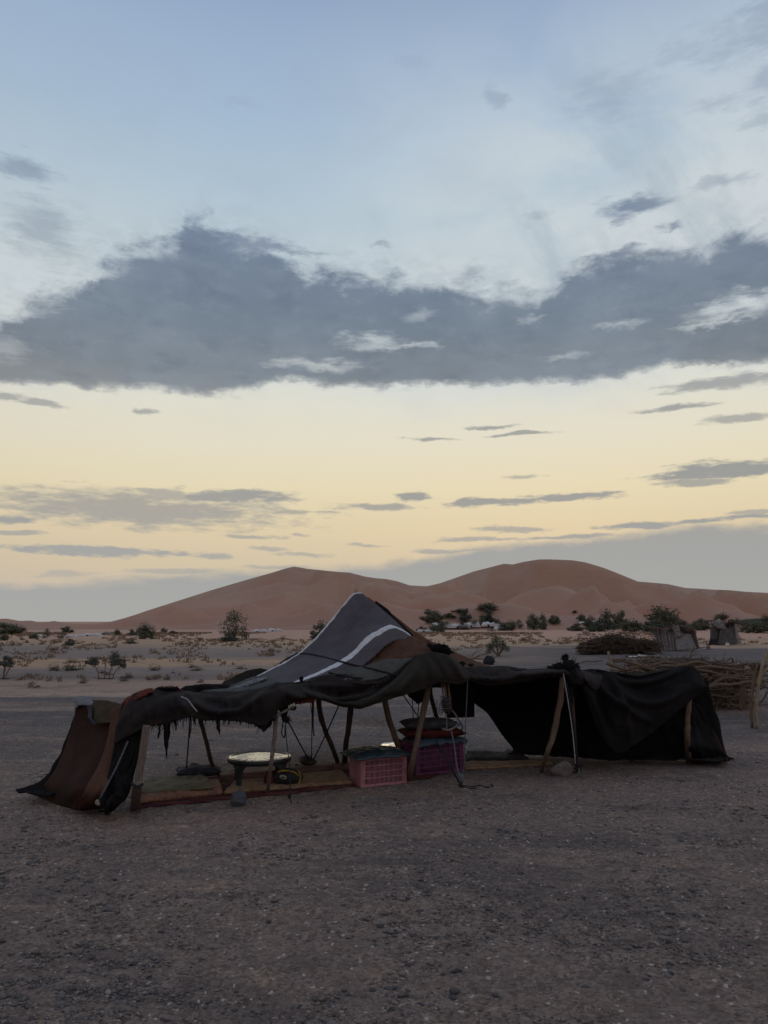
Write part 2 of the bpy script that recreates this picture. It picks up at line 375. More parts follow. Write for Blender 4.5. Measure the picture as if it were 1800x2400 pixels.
def rugf(t):
    p = objc(t); b = t.m('SINE', t.m('MULTIPLY', t.sep(p)[1], 34.0))
    c = t.mix(t.rng(b, -.5, .5), (.14, .040, .038, 1), (.085, .03, .03, 1))
    c = t.mix(t.rng(t.noise(p, 9, 5, .7), .5, .7, 0, .8), c, (.15, .10, .075, 1))
    return c
mat('rug', rugf, .97, .1, lambda t: (t.noise(objc(t), 60, 5, .7), .7, .02))
mat('pillow_dark', two((.035,.033,.042), (.06,.055,.065), 14), .8, .25, lambda t: (t.noise(objc(t), 40, 5, .7), .4, .01))
mat('cushion_red', two((.115,.018,.014), (.075,.013,.011), 10), .85, .2, lambda t: (t.noise(objc(t), 40, 5, .7), .4, .01))
mat('cushion_grey', two((.055,.052,.055), (.085,.08,.08), 10), .85, .2, lambda t: (t.noise(objc(t), 40, 5, .7), .4, .01))
mat('cushion_black', two((.016,.015,.016), (.028,.025,.025), 10), .8, .25)
mat('cushion_yellow', two((.40,.25,.04), (.26,.16,.03), 12), .85)
mat('badge_pale', two((.38,.35,.27), (.2,.18,.13), 25), .85)
mat('tarp_teal', two((.016,.030,.036), (.03,.045,.05), 8), .45, .5, lambda t: (t.noise(objc(t), 16, 6, .6), .7, .02))
mat('tarp_blue', two((.05,.09,.12), (.03,.055,.08), 8), .5, .5, lambda t: (t.noise(objc(t), 26, 6, .6), .7, .02))
mat('crate_pink', two((.47,.20,.225), (.36,.155,.175), 7, c3=(.22,.11,.115)), .45, .4)
mat('crate_purple', two((.17,.045,.115), (.125,.035,.085), 7, c3=(.12,.035,.08)), .45, .4)
mat('crate_fill', two((.20,.09,.105), (.12,.05,.065), 12), .9)
mat('table_leg', two((.018,.024,.024), (.032,.036,.034), 9), .35, .5)
def ttop(t):
    p = objc(t)
    c = t.mix(t.rng(t.noise(p, 9, 6, .7), .42, .62), (.74, .73, .72, 1), (.62, .61, .6, 1))  # whitish mottled base paints in the sky's glare on the top
    return c, t.rng(t.noise(p, 16, 5, .7), .35, .65, .10, .3)
mat('table_top', ttop, .25, 1.0, lambda t: (t.noise(objc(t), 12, 4, .6), .12, .006), Coat_Weight=1.0, Coat_Roughness=.12, Coat_IOR=1.7)
mat('rock_blue', two((.075,.082,.095), (.12,.12,.13), 8, c3=(.05,.05,.06)), .85, .3, lambda t: (t.noise(objc(t), 25, 8, .7), .9, .03))
mat('rock_tan', two((.25,.20,.165), (.18,.14,.12), 8, c3=(.11,.085,.075)), .92, .3, lambda t: (t.noise(objc(t), 25, 8, .7), .9, .03))
mat('rock_brown', two((.17,.135,.12), (.11,.09,.082), 8), .92, .3, lambda t: (t.noise(objc(t), 25, 8, .7), .9, .03))
mat('sack', two((.06,.048,.045), (.035,.03,.03), 10), .9, .2, lambda t: (t.noise(objc(t), 30, 6, .7), .7, .02))
mat('plastic_white', two((.62,.60,.57), (.45,.42,.4), 10), .5); mat('plastic_red', two((.42,.14,.10), (.3,.1,.08), 10), .5)
mat('tent_white', two((.62,.58,.55), (.48,.45,.43), .25), .9)
mat('mud_wall', two((.10,.085,.08), (.07,.06,.057), .3), .95)
mat('hut_grey', woolly((.24,.215,.20), (.33,.295,.275), (.11,.095,.09), (.2,.16,.14)), .95, .15, lambda t: (t.noise(objc(t), 10, 6, .7), .8, .05))
mat('hut_dark', woolly((.10,.09,.088), (.15,.132,.122), (.05,.046,.048), (.13,.11,.1)), .95, .15, lambda t: (t.noise(objc(t), 10, 6, .7), .8, .05))
mat('hut_black', (.028,.024,.027), .95)
mat('leaf', lambda t: t.mix(t.rng(t.noise(posn(t), .35, 4, .6), .35, .65), (.105,.112,.074,1), (.14,.138,.092,1)), .9, .15)
mat('leaf_dark', lambda t: t.mix(t.rng(t.noise(posn(t), .3, 4, .6), .35, .65), (.084,.094,.070,1), (.112,.118,.086,1)), .9, .15)
mat('leaf_light', lambda t: t.mix(t.rng(t.noise(posn(t), 1.2, 4, .6), .35, .65), (.10,.115,.065,1), (.14,.145,.09,1)), .9, .15)
mat('scrub_brown', lambda t: t.mix(t.rng(t.noise(posn(t), .5, 4, .6), .35, .65), (.085,.052,.040,1), (.12,.08,.055,1)), .95, .1)
mat('scrub_green', lambda t: t.mix(t.rng(t.noise(posn(t), .5, 4, .6), .35, .65), (.085,.075,.045,1), (.125,.10,.06,1)), .95, .1)
mat('grass_tan', lambda t: t.mix(t.rng(t.noise(posn(t), .2, 4, .6), .35, .65), (.30,.215,.14,1), (.20,.14,.095,1)), .95, .1)

def ground_col(t):
    p = posn(t); x, y, z = t.sep(p)
    big = t.noise(t.v('MULTIPLY', p, (.35, 1, 1)), .30, 6, .6); med = t.noise(t.v('MULTIPLY', p, (.5, 1, 1)), 1.1, 6, .62)
    yy = t.m('MAXIMUM', y, .5)
    tt = t.m('DIVIDE', x, yy)                                       # left (-.5) .. right (+.5) of the valley
    lny = t.m('LOGARITHM', yy, math.e)
    w = t.m('ADD', lny, t.m('MULTIPLY', t.m('SUBTRACT', big, .5), .30))
    u = t.m('DIVIDE', w, 7.0)
    L = lambda d: math.log(d) / 7.0
    dk, gv, sd, pk, tn = (.072,.068,.074), (.112,.098,.095), (.215,.165,.140), (.235,.175,.150), (.285,.205,.142)
    mx = (.155,.126,.112)
    left = t.ramp(u, [(0, mx), (L(5.2), mx), (L(6.0), (.17,.135,.12)), (L(7.2), (.16,.13,.115)), (L(8.4), (.125,.107,.10)), (L(9.5), (.095,.084,.084)), (L(11), gv), (L(12.3), dk), (L(13.4), dk), (L(13.9), (.19,.155,.135)), (L(14.5), dk),
        (L(15.2), dk), (L(15.9), (.27,.215,.185)), (L(17.5), pk), (L(19.5), pk), (L(20.8), gv), (L(24.5), (.16,.14,.135)), (L(27), tn), (L(30), tn), (L(33), (.15,.13,.125)), (L(42), (.165,.145,.135)), (L(52), tn), (L(90), (.28,.2,.145)), (L(250), (.29,.19,.145)), (1, (.30,.185,.14))])
    right = t.ramp(u, [(0, mx), (L(6.2), mx), (L(7.3), (.17,.135,.122)), (L(8.8), (.10,.088,.088)), (L(9.6), (.17,.132,.118)), (L(10.4), (.09,.08,.082)), (L(12), dk), (L(13.4), (.18,.14,.12)), (L(14.2), dk), (L(20), dk), (L(40), (.082,.075,.079)), (L(44), dk),
        (L(48), (.25,.19,.15)), (L(56), tn), (L(95), (.27,.195,.14)), (L(250), (.30,.19,.145)), (1, (.30,.18,.14))])
    mid = t.ramp(u, [(0, mx), (L(6.8), mx), (L(7.4), (.16,.13,.12)), (L(9.0), (.095,.084,.084)), (L(11), (.088,.079,.081)), (L(14), dk), (L(22), (.105,.095,.098)), (L(29), (.11,.1,.10)), (L(31), (.20,.16,.14)), (L(34), gv), (L(46), (.16,.135,.125)), (L(50), tn), (L(95), (.27,.195,.14)), (1, (.30,.18,.14))])
    tw = t.m('ADD', tt, t.m('MULTIPLY', t.m('SUBTRACT', big, .5), .18))
    c = t.mix(t.rng(tw, -.12, .08), left, mid); c = t.mix(t.rng(tw, .12, .26), c, right)
    # dusty sand between the stones, in loose patches
    c = t.mix(t.m('MULTIPLY', t.rng(med, .50, .70), .52), c, (.225, .17, .14, 1))
    c = t.mix(t.m('MULTIPLY', t.rng(t.noise(p, .8, 7, .68), .52, .70), .55), c, (.085, .078, .083, 1))
    c = t.mix(t.m('MULTIPLY', t.rng(t.noise(t.v('MULTIPLY', p, (.45, 1, 1)), 2.6, 8, .7), .54, .68), t.rng(yy, 20.0, 8.0, 0, .6)), c, (.26, .20, .155, 1))
    c = t.mix(t.m('MULTIPLY', t.rng(t.noise(t.v('MULTIPLY', t.v('ADD', p, (4, 7, 1)), (.35, 1, 1)), 1.5, 9, .74), .50, .62), t.rng(yy, 30.0, 9.0, .2, .62)), c, (.075, .068, .072, 1))
    c = t.mix(t.m('MULTIPLY', t.rng(t.noise(t.v('MULTIPLY', t.v('ADD', p, (1, 3, 1)), (.4, 1, 1)), 7, 6, .75), .55, .68), t.rng(yy, 14.0, 6.0, 0, .6)), c, (.07, .062, .064, 1))
    # single small stones

    near = t.rng(yy, 24.0, 7.0)
    vc = t.sep(t.vor(t.v('MULTIPLY', p, (1, 1, 1)), 62, 'Color')); vd = t.vor(p, 62)
    shade = t.rng(vc[0], 0.0, 1.0, .6, 1.45, smooth=False)
    stone = t.m('MULTIPLY', t.rng(vd, .0115, .006), t.rng(t.noise(p, 5, 5, .7), .36, .62, .25, 1.0)) if False else t.rng(t.noise(p, 5, 5, .7), .32, .6, .3, 1.0)
    sh = t.m('ADD', t.m('MULTIPLY', t.m('SUBTRACT', shade, 1.0), t.m('MULTIPLY', stone, near)), 1.0)
    vc2 = t.sep(t.vor(p, 19, 'Color')); sh2 = t.rng(vc2[1], .0, 1.0, .84, 1.17, smooth=False)
    c = t.mix(1.0, c, t.xyz(sh, sh, sh), 'MULTIPLY'); c = t.mix(t.rng(yy, 60.0, 12.0, 0, .8), c, t.mix(1.0, c, t.xyz(sh2, sh2, sh2), 'MULTIPLY'))
    pale = t.m('MULTIPLY', t.rng(vc[1], .985, .99), t.rng(yy, 40.0, 15.0))
    c = t.mix(t.m('MULTIPLY', pale, .8), c, (.40, .36, .34, 1))
    return t.mix(1.0, c, (1.95, 1.72, 1.54, 1), 'MULTIPLY')
def ground_bump(t):
    p = posn(t)
    a = t.vor(p, 62); b = t.noise(p, 9, 8, .72); d = t.vor(p, 21)
    h = t.m('ADD', t.m('MULTIPLY', t.m('SUBTRACT', 1.0, a), .5), t.m('ADD', t.m('MULTIPLY', b, 2.6), t.m('MULTIPLY', t.m('SUBTRACT', 1.0, d), .5)))
    return h, .9, .035
mat('ground', ground_col, .93, .25, ground_bump)
def dune_col(t):
    p = posn(t); x, y, z = t.sep(p)
    hz = t.rng(t.m('ADD', z, t.m('MULTIPLY', t.noise(p, .02, 5, .6), 26.0)), 6.0, 46.0)
    c = t.mix(hz, (.50, .25, .168, 1), (.48, .295, .205, 1))
    c = t.mix(t.rng(t.noise(t.v('MULTIPLY', p, (1, .3, 3)), .03, 7, .65), .4, .7, 0, .5), c, (.42, .25, .18, 1))
    c = t.mix(t.rng(y, 520.0, 420.0, 0, .7), c, (.42, .26, .19, 1))
    spots = t.rng(t.vor(t.v('MULTIPLY', p, (1, 1, 1)), .03), .06, .03)
    return t.mix(t.m('MULTIPLY', spots, t.rng(t.noise(p, .01, 3, .5), .5, .6, 0, .5)), c, (.13, .10, .07, 1))
mat('dune_sand', dune_col, .95, .1, lambda t: (t.noise(t.v('MULTIPLY', posn(t), (1, .5, 1)), .25, 6, .6), .35, 1.2))

# ------------------------------------------------------------------ terrain
def gz(x, y):                                         # level round the tent, then the plain drops a few metres towards the dunes
    d = max(y, 0.0)
    s = min(max((d - 48) / 150, 0), 1); s = s * s * (3 - 2 * s)
    z = -3.2 * s
    n = noise.noise(Vector((x * .07, y * .07, 0))); fd = min(max((math.hypot(x, y) - 12) / 30, 0), 1)
    z += n * .18 * fd
    z += .012 * noise.noise(Vector((x * 1.3, y * 1.3, 5))) + .006 * noise.noise(Vector((x * 5, y * 5, 9)))
    if 9 < y < 300: z += .10 * fd * noise.noise(Vector((x * .35, y * .35, 2)))
    return z
CREST = [(-700,1462),(-400,1450),(-200,1448),(-60,1447),(0,1451),(30,1450),(60,1456),(85,1455),(110,1461),(140,1456),(165,1462),(200,1464),(240,1463),(270,1458),(300,1449),(350,1431),(420,1408),(500,1382),(580,1358),(640,1341),(672,1331),(690,1327),(705,1329),(720,1332),(760,1336),
         (790,1339),(820,1341),(855,1350),(880,1354),(905,1356),(930,1361),(960,1371),(1000,1373),(1030,1366),(1070,1352),(1110,1338),(1150,1328),(1180,1320),(1200,1322),(1225,1316),(1262,1310),(1290,1310),(1340,1312),(1370,1317),(1410,1329),(1450,1345),
         (1490,1362),(1530,1365),(1560,1368),(1600,1377),(1640,1379),(1665,1381),(1700,1382),(1740,1386),(1800,1389),(1900,1380),(2100,1400),(2500,1430),(3000,1450)]
_cx = [c[0] for c in CREST]; _cy = [c[1] for c in CREST]
DF, DC = 420.0, 900.0
def dune_h(x, y):
    if y < DF * .9: return -4.0
    tpx = 900 + F * x / y * .995
    cy = float(np.interp(tpx, _cx, _cy)); r = ray(900, cy); H = CAMZ + r.z / r.y * DC + 4.2
    H += 1.0
    s = (y - DF) / (DC - DF)
    if s <= 0: return -4.2 + s
    k = min(H / 60, 1)
    if s < 1: g = s * s * (3 - 2 * s) * .55 + .45 * s ** 1.6; g = min(g, 1)
    else: g = max(0, 1 - (s - 1) * 1.6)
    h = H * g
    env = math.sin(math.pi * min(s, 1)) ** .8 if s < 1 else 0.0
    w = Vector((x * .0045, y * .0055, 0)); wa = noise.noise_vector(w * 1.1)
    def ridge(sc_, off, wv=.6):
        v = noise.noise(Vector((x * sc_ + wa.x * wv + off, y * sc_ * 1.25 + wa.y * wv, off))); return 1 - min(abs(v) * 2.6, 1)
    r1, r2, r3 = ridge(.0052, 3.3), ridge(.011, 8.1), ridge(.026, 1.7, .9)
    kk = .35 + .65 * k
    lft = 1.0 - .75 * math.exp(-((tpx - 520) / 190) ** 2)            # the big left flank is one smooth slope
    h += env * kk * lft * (56 * (r1 - .64) + 28 * (r2 - .5))
    lowb = math.exp(-((s - .14) / .13) ** 2)
    h += lowb * (5.0 * r2 + 4.2 * r3 - 2.2) * 1.3
    h += env * lft * 5 * (r3 - .5)
    # curved crest line coming down from the left summit
    if 640 < tpx < 830 and s < 1:
        cxl = 702 + (1 - s) * 250 - 120 * (1 - s) ** 2
        dd = (tpx - cxl)
        h += 9 * math.exp(-abs(dd) / 20) * min(1, s * 2.0) * (1 - s) * 2.2
    if s < 1.05:
        lim = CAMZ + r.z / r.y * y + 4.2 - .5
        if y > 425: h = min(h, lim)
    return -4.2 + max(h, 0)
def surf(x, y): return max(gz(x, y), dune_h(x, y))
def hit(px, py, lo=2.0, hi=1100.0):
    r = ray(px, py); d = lo
    while d < hi:
        x, z = r.x / r.y * d, CAMZ + r.z / r.y * d; s = surf(x, d)
        if z <= s:
            a, b = d / 1.01, d
            for _ in range(14):
                m_ = (a + b) / 2; x, z = r.x / r.y * m_, CAMZ + r.z / r.y * m_
                if z <= surf(x, m_): b = m_
                else: a = m_
            d = b; x = r.x / r.y * d; return Vector((x, d, surf(x, d)))
        d *= 1.01
    d = 420; return Vector((r.x / r.y * d, d, surf(r.x / r.y * d, d)))

def build_ground():
    az = list(np.linspace(-40, 40, 460)) + list(np.linspace(44, 316, 110)); n = len(az)
    ds = [.5, 1.0, 1.6, 2.0, 2.3]
    while ds[-1] < 9000: ds.append(ds[-1] * (1.0042 if ds[-1] < 9.5 else 1.009 if ds[-1] < 30 else 1.025))
    V = [(0, 0, 0)]; 
    for d in ds:
        for a in az:
            x, y = d * math.sin(R(a)), d * math.cos(R(a)); z_ = gz(x, y) if y > -60 else gz(x, -60)
            if d < 11 and y > 0:
                f_ = min(1, (11 - d) / 4); z_ += f_ * (.010 * noise.noise(Vector((x * 6, y * 11, 1))) + .008 * noise.noise(Vector((x * 17, y * 26, 4))) + .006 * noise.noise(Vector((x * 45, y * 50, 7))))
            V.append((x, y, z_))
    Fc = [(0, 1 + j, 1 + (j + 1) % n)[::-1] for j in range(n)]
    for i in range(len(ds) - 1):
        b = 1 + i * n
        for j in range(n):
            k = (j + 1) % n; Fc.append((b + j, b + k, b + n + k, b + n + j)[::-1])
    o = link_mesh('ground', V, Fc, MATS['ground']); o['kind'] = 'structure'; return o
build_ground()
def build_dunes():
    nt, ns = 760, 250
    ts = np.linspace(-.95, .95, nt)
    ys = [DF * .96 + (1300 - DF * .96) * (i / ns) ** 1.15 for i in range(ns + 1)]
    V = []
    for y in ys:
        for t in ts: V.append((t * y, y, dune_h(t * y, y)))
    Fc = []
    for i in range(ns):
        for j in range(nt - 1):
            a = i * nt + j; Fc.append((a, a + 1, a + nt + 1, a + nt))
    o = link_mesh('sand_dunes', V, Fc, MATS['dune_sand']); o['kind'] = 'structure'
build_dunes()

# ------------------------------------------------------------------ gravel (stuff)
def build_gravel(name, count, pal, smin, smax, seed, dmin=2.3, dmax=12, boost=1.0):
    rs = np.random.RandomState(seed)
    base = []
    import bmesh
    for k in range(6):
        bm = bmesh.new(); bmesh.ops.create_icosphere(bm, subdivisions=1, radius=1)
        q = random.Random(seed * 10 + k)
        vs = np.array([np.array(v.co) * q.uniform(.72, 1.12) for v in bm.verts]); fs = np.array([[v.index for v in f.verts] for f in bm.faces]); bm.free(); base.append((vs, fs))
    nv, nf = base[0][0].shape[0], base[0][1].shape[0]
    # density falls with distance so that stones keep a like spacing in view
    u = rs.rand(count); py = 1500 + (2460 - 1500) * u ** .85
    inv = (py - HY) / F
    d = np.clip(CAMZ / inv * .97, dmin, dmax) * (1 + rs.uniform(-.03, .03, count))
    x = d * rs.uniform(-.62, .62, count)
    s = np.exp(rs.normal(math.log(math.sqrt(smin * smax)), math.log(smax / smin) / 3.2, count)) * (d / 4.0) ** .45 * boost
    cl = np.array([noise.noise(Vector((a * 1.1, b * 1.6, seed))) for a, b in zip(x, d)])
    keep = (rs.rand(count) < (.36 + 1.9 * cl) * np.clip((dmax - d) / (dmax - 5.5), 0, 1)); x, d, s = x[keep], d[keep], s[keep]; n = len(x)
    z = np.array([gz(a, b) for a, b in zip(x, d)])
    bi = rs.randint(0, 6, n); ang = rs.rand(n) * 6.283; ca, sa = np.cos(ang), np.sin(ang)
    sc_ = np.stack([s * rs.uniform(.8, 1.5, n), s * rs.uniform(.6, 1.1, n), s * rs.uniform(.18, .42, n)], 1)
    BV = np.stack([b[0] for b in base])[bi] * sc_[:, None, :]
    tx = rs.uniform(-.35, .35, n)
    V = np.empty_like(BV)
    yy = BV[:, :, 1]; zz = BV[:, :, 2] + yy * tx[:, None] * .6
    V[:, :, 0] = BV[:, :, 0] * ca[:, None] - yy * sa[:, None] + x[:, None]
    V[:, :, 1] = BV[:, :, 0] * sa[:, None] + yy * ca[:, None] + d[:, None]
    V[:, :, 2] = zz + (z + sc_[:, 2] * .25)[:, None]
    Fc = (np.stack([b[1] for b in base])[bi] + (np.arange(n) * nv)[:, None, None]).reshape(-1, 3)
    me = bpy.data.meshes.new(name); me.vertices.add(n * nv); me.vertices.foreach_set('co', V.reshape(-1).astype(np.float32))
    me.loops.add(Fc.size); me.loops.foreach_set('vertex_index', Fc.ravel().astype(np.int32))
    me.polygons.add(len(Fc)); me.polygons.foreach_set('loop_start', (np.arange(len(Fc)) * 3).astype(np.int32)); me.update(); me.validate()
    pal = np.array(pal); ci = rs.randint(0, len(pal), n); cc = pal[ci] * 1.15 * rs.uniform(.75, 1.25, (n, 1))
    colr = np.concatenate([np.repeat(cc, nv, 0), np.ones((n * nv, 1))], 1).astype(np.float32)
    a = me.color_attributes.new('Col', 'FLOAT_COLOR', 'POINT'); a.data.foreach_set('color', colr.ravel())
    me.materials.append(MATS['pebble']); o = bpy.data.objects.new(name, me); C.objects.link(o); return o
mat('pebble', lambda t: t.mix(t.rng(t.noise(posn(t), 120, 4, .7), .3, .7, 0, .35), t.node('ShaderNodeAttribute', attribute_name='Col').outputs[0], (.10, .085, .08, 1)), .88, .3)
g1 = build_gravel('gravel', 90000, [(.125,.108,.102), (.085,.078,.080), (.165,.135,.122), (.21,.165,.14), (.05,.047,.05), (.135,.115,.105), (.26,.20,.165)], .003, .012, 3)
tag(g1, 'dark grey and brown gravel strewn over the desert floor', 'gravel', kind='stuff')
g2 = build_gravel('pale_gravel', 900, [(.30,.25,.22), (.42,.38,.35), (.24,.19,.165), (.36,.30,.26)], .003, .009, 5)
tag(g2, 'scattered pale pebbles among the dark gravel', 'pebbles', kind='stuff')
g3 = build_gravel('coarse_gravel', 900, [(.085,.078,.08), (.12,.105,.10), (.06,.056,.06), (.18,.14,.12)], .012, .026, 7)
tag(g3, 'coarser dark stones lying among the fine gravel', 'stones', kind='stuff')
def build_straw():
    V, Fc = [], []; q = random.Random(77)
    for i in range(170):
        p = hit(q.uniform(0, 1800), 1700 + 680 * q.random()); L_ = q.uniform(.03, .12); a = q.uniform(0, math.pi)
        dx = Vector((math.cos(a), math.sin(a), 0)) * L_ / 2; mid = p + Vector((q.uniform(-.01, .01), q.uniform(-.01, .01), .014))
        v, f = tube([p - dx + Vector((0, 0, .006)), mid, p + dx + Vector((0, 0, .008))], .0012, 3, 4); b = len(V); V += v; Fc += [tuple(k + b for k in t) for t in f]
    tag(link_mesh('dry_straw', V, Fc, MATS['pale_branch_wood']), 'thin dry straws lying on the gravel', 'straw', kind='stuff')
build_straw()

# ------------------------------------------------------------------ the tent
def G(px, py, z=0.0):
    r = ray(px, py); t = (z - CAMZ) / r.z; return Vector((r.x * t, r.y * t, z))
def PT(c):
    if len(c) == 2 or c[2] is None: return G(c[0], c[1], .004)
    return P(*c)
def fillY(curve):                                     # depths left out are interpolated along the curve
    xs = [i for i, c in enumerate(curve) if len(c) == 3]; ys = [curve[i][2] for i in xs]
    return [(c[0], c[1], float(np.interp(i, xs, ys))) for i, c in enumerate(curve)]
def resample(curve, n, mode, ground=False):
    pts = [G(c[0], c[1], .004) if (len(c) == 2 and ground) else None for c in curve]
    if any(p is None for p in pts): pts = [P(*c) for c in fillY(curve)]
    if mode == 'x': t = np.array([c[0] for c in curve], float)
    else:
        t = np.concatenate([[0], np.cumsum([(pts[i + 1] - pts[i]).length for i in range(len(pts) - 1)])])
    t = (t - t[0]) / (t[-1] - t[0]); A = np.array([tuple(p) for p in pts]); u = np.linspace(0, 1, n * 3 + 1)
    B = np.stack([np.interp(u, t, A[:, k]) for k in range(3)], 1)
    w = max(1, int(n * 3 * .35 / max(len(curve), 3))); w = w + 1 - w % 2
    pad = np.concatenate([2 * B[:1] - B[1:w // 2 + 1][::-1], B, 2 * B[-1:] - B[-w // 2:-1][::-1]]) if w > 2 else B
    if w > 2:
        ker = np.ones(w) / w; S = np.stack([np.convolve(pad[:, k], ker, 'same') for k in range(3)], 1)
        o = (len(S) - len(B)) // 2; S = S[w // 2:w // 2 + len(B)]
        if len(S) == len(B): B = S
    return [Vector(p) for p in B[::3]]
def proj(p):
    d = Vector(p) - Vector((0, 0, CAMZ)); zc = d.y * math.cos(TH) + d.z * math.sin(TH); yc = -d.y * math.sin(TH) + d.z * math.cos(TH)
    return CX + F * d.x / zc, CY - F * yc / zc
def fold_lines(folds):                                # each fold: three points it runs through, height in metres, half width
    out = []
    for (a, m_, b, am, w) in folds:
        c = (2 * m_[0] - .5 * (a[0] + b[0]), 2 * m_[1] - .5 * (a[1] + b[1])); t = np.linspace(0, 1, 40)
        x = (1 - t) ** 2 * a[0] + 2 * t * (1 - t) * c[0] + t * t * b[0]; y = (1 - t) ** 2 * a[1] + 2 * t * (1 - t) * c[1] + t * t * b[1]; out.append((x, y, am * np.sin(np.pi * np.clip(t, .04, .96)) ** .5, w))
    return out
def cloth(name, curves, material, parent, nu=60, nv=14, amp=.012, fu=9, fv=3, fine=.002, seed=0, thick=.010, mode='x', fray=0.0, edge=.35, ground_last=False, label=None, shred=0, folds=(), fray_to=1.0):
    FL = fold_lines(folds)
    rows = [resample(c, nu, mode, ground_last and k == len(curves) - 1) for k, c in enumerate(curves)]
    cols = [catmull([r[i] for r in rows], nv) for i in range(nu + 1)]
    Gd = [[cols[i][j] for i in range(nu + 1)] for j in range(nv + 1)]
    V, UV = [], []
    for j in range(nv + 1):
        for i in range(nu + 1):
            p = Gd[j][i]
            du = Gd[j][min(i + 1, nu)] - Gd[j][max(i - 1, 0)]; dv = Gd[min(j + 1, nv)][i] - Gd[max(j - 1, 0)][i]
            nn = du.cross(dv); nn = nn.normalized() if nn.length > 1e-9 else Vector((0, -1, 0))
            u, v = i / nu, j / nv
            q = Vector((u * fu, v * fv, seed * 3.3)); wv = noise.noise_vector(q * .6) * .7
            f = noise.noise(q + wv) * 1.2 + .45 * noise.noise((q + wv) * 2.3) + (.5 - abs(noise.noise(Vector((u * fu * .8 + v * 2.2, v * fv * .5, seed + 5)) + wv)) * 2) * .8
            e = min(1, edge + (1 - edge) * 4 * min(v, 1 - v) * 1.2)
            p = p + nn * (amp * f * e + fine * noise.noise(Vector(p) * 34 + Vector((seed, 0, 0))) + fine * .8 * noise.noise(Vector(p) * 80))
            if FL:
                x_, y_ = proj(p)
                for (fx, fy, fa, fw) in FL:
                    d2 = (fx - x_) ** 2 + (fy - y_) ** 2; k_ = int(np.argmin(d2)); p = p - Vector((0, 1, -.25)) * float(fa[k_]) * math.exp(-d2[k_] / fw ** 2)
            if fray and j == nv and i < nu * fray_to: p = p + Vector((0, 0, -1)) * fray * max(0, noise.noise(Vector((i * .9, seed, 0))) + .25)
            V.append(p); UV.append((u, v))
    Fc = []
    q = random.Random(seed + 99)
    for j in range(nv):
        for i in range(nu):
            if shred and j >= nv - 2 and q.random() < shred: continue
            a = j * (nu + 1) + i; Fc.append((a, a + nu + 1, a + nu + 2, a + 1))
    o = link_mesh(name, V, Fc, MATS[material], parent, uvs=UV)
    md = o.modifiers.new('thickness', 'SOLIDIFY'); md.thickness = thick; md.offset = 0
    if label: o['label'] = label
    return o
tent = thing('nomad_tent', 'low dark wool nomad tent with striped peaked roof and sagging black side flaps', 'tent', (0, 7.5, 0))

VT = [(284,1655,6.35),(300,1636),(330,1623),(365,1617,6.55),(410,1617),(455,1625),(500,1623,6.85),(550,1623),(600,1617),(650,1602,7.0),(700,1602,7.05),(760,1597,7.1),(830,1598,7.2),(890,1598,7.25),(925,1578,7.3),(955,1552,7.35),
      (978,1536,7.4),(1005,1529,7.4),(1035,1533,7.45),(1062,1546,7.5),(1085,1565,7.55),(1097,1583,7.55)]
VM = [(274,1705,6.18),(300,1680),(335,1662,6.2),(370,1656),(410,1648,6.3),(455,1654),(500,1662,6.5),(550,1658),(600,1648,6.6),(650,1634,6.65),(700,1620,6.7),(760,1628,6.85),(830,1636,7.0),(880,1626,7.1),(920,1608,7.15),(955,1590,7.2),
      (985,1574,7.25),(1010,1566,7.25),(1040,1568,7.3),(1065,1574,7.35),(1088,1582,7.45),(1098,1587,7.5)]
VB = [(268,1744,6.15),(300,1724),(332,1708,6.2),(352,1701),(385,1697,6.3),(420,1685),(452,1676),(470,1688,6.45),(520,1687),(560,1689),(600,1697,6.65),(620,1703),(640,1683),(655,1661,6.7),(690,1646),(730,1633),(765,1642,6.9),(800,1653),(840,1658,7.05),
      (880,1645),(930,1631),(1000,1610,7.35),(1030,1595,7.4),(1055,1600),(1080,1601,7.5),(1097,1592,7.53)]
VM = [(a[0], a[1]) if len(a) == 2 else (a[0], a[1], a[2] + .05) for a in VM]
def hang_folds(T, B, n, seed, amp=.022, w=(3, 6), slant=18):
    q = random.Random(seed); out = []; xs = [c[0] for c in T]; xb = [c[0] for c in B]
    for k in range(n):
        x = q.uniform(xs[0] + 5, xs[-1] - 5); s_ = q.uniform(-slant, slant); y0 = float(np.interp(x, xs, [c[1] for c in T])); y1 = float(np.interp(x + s_, xb, [c[1] for c in B])); a, b = q.uniform(0, .35), q.uniform(.6, 1.0)
        out.append(((x + s_ * a, y0 + (y1 - y0) * a), (x + s_ * .5 + q.uniform(-5, 5), (y0 + y1) / 2), (x + s_ * b, y0 + (y1 - y0) * b), q.choice((1, 1, -1)) * amp * q.uniform(.5, 1.2), q.uniform(*w)))
    return out
cloth('front_valance', [VT, VM, VB], 'dark_wool', tent, 300, 36, .014, 15, 1.8, .0025, 1, fray=.022, fray_to=.44, folds=[((335,1622),(300,1665),(276,1740),.05,9),((372,1617),(352,1660),(345,1700),.035,8),((410,1618),(425,1650),(452,1676),.05,8),
 ((445,1628),(530,1672),(648,1608),.10,8),((430,1622),(530,1640),(630,1612),.04,7),((480,1640),(545,1660),(600,1650),-.05,9),((648,1604),(610,1640),(590,1690),.04,8),((655,1612),(790,1646),(955,1556),.13,9),((700,1612),(820,1626),(915,1592),-.13,10),((705,1604),(800,1607),(890,1602),.04,5),
 ((670,1606),(730,1622),(770,1636),.03,6),((978,1538),(965,1580),(930,1625),.04,9),((1005,1532),(1030,1565),(1040,1592),-.04,8),((1040,1536),(1062,1565),(1085,1598),.05,8)] + hang_folds(VT, VB, 46, 5))
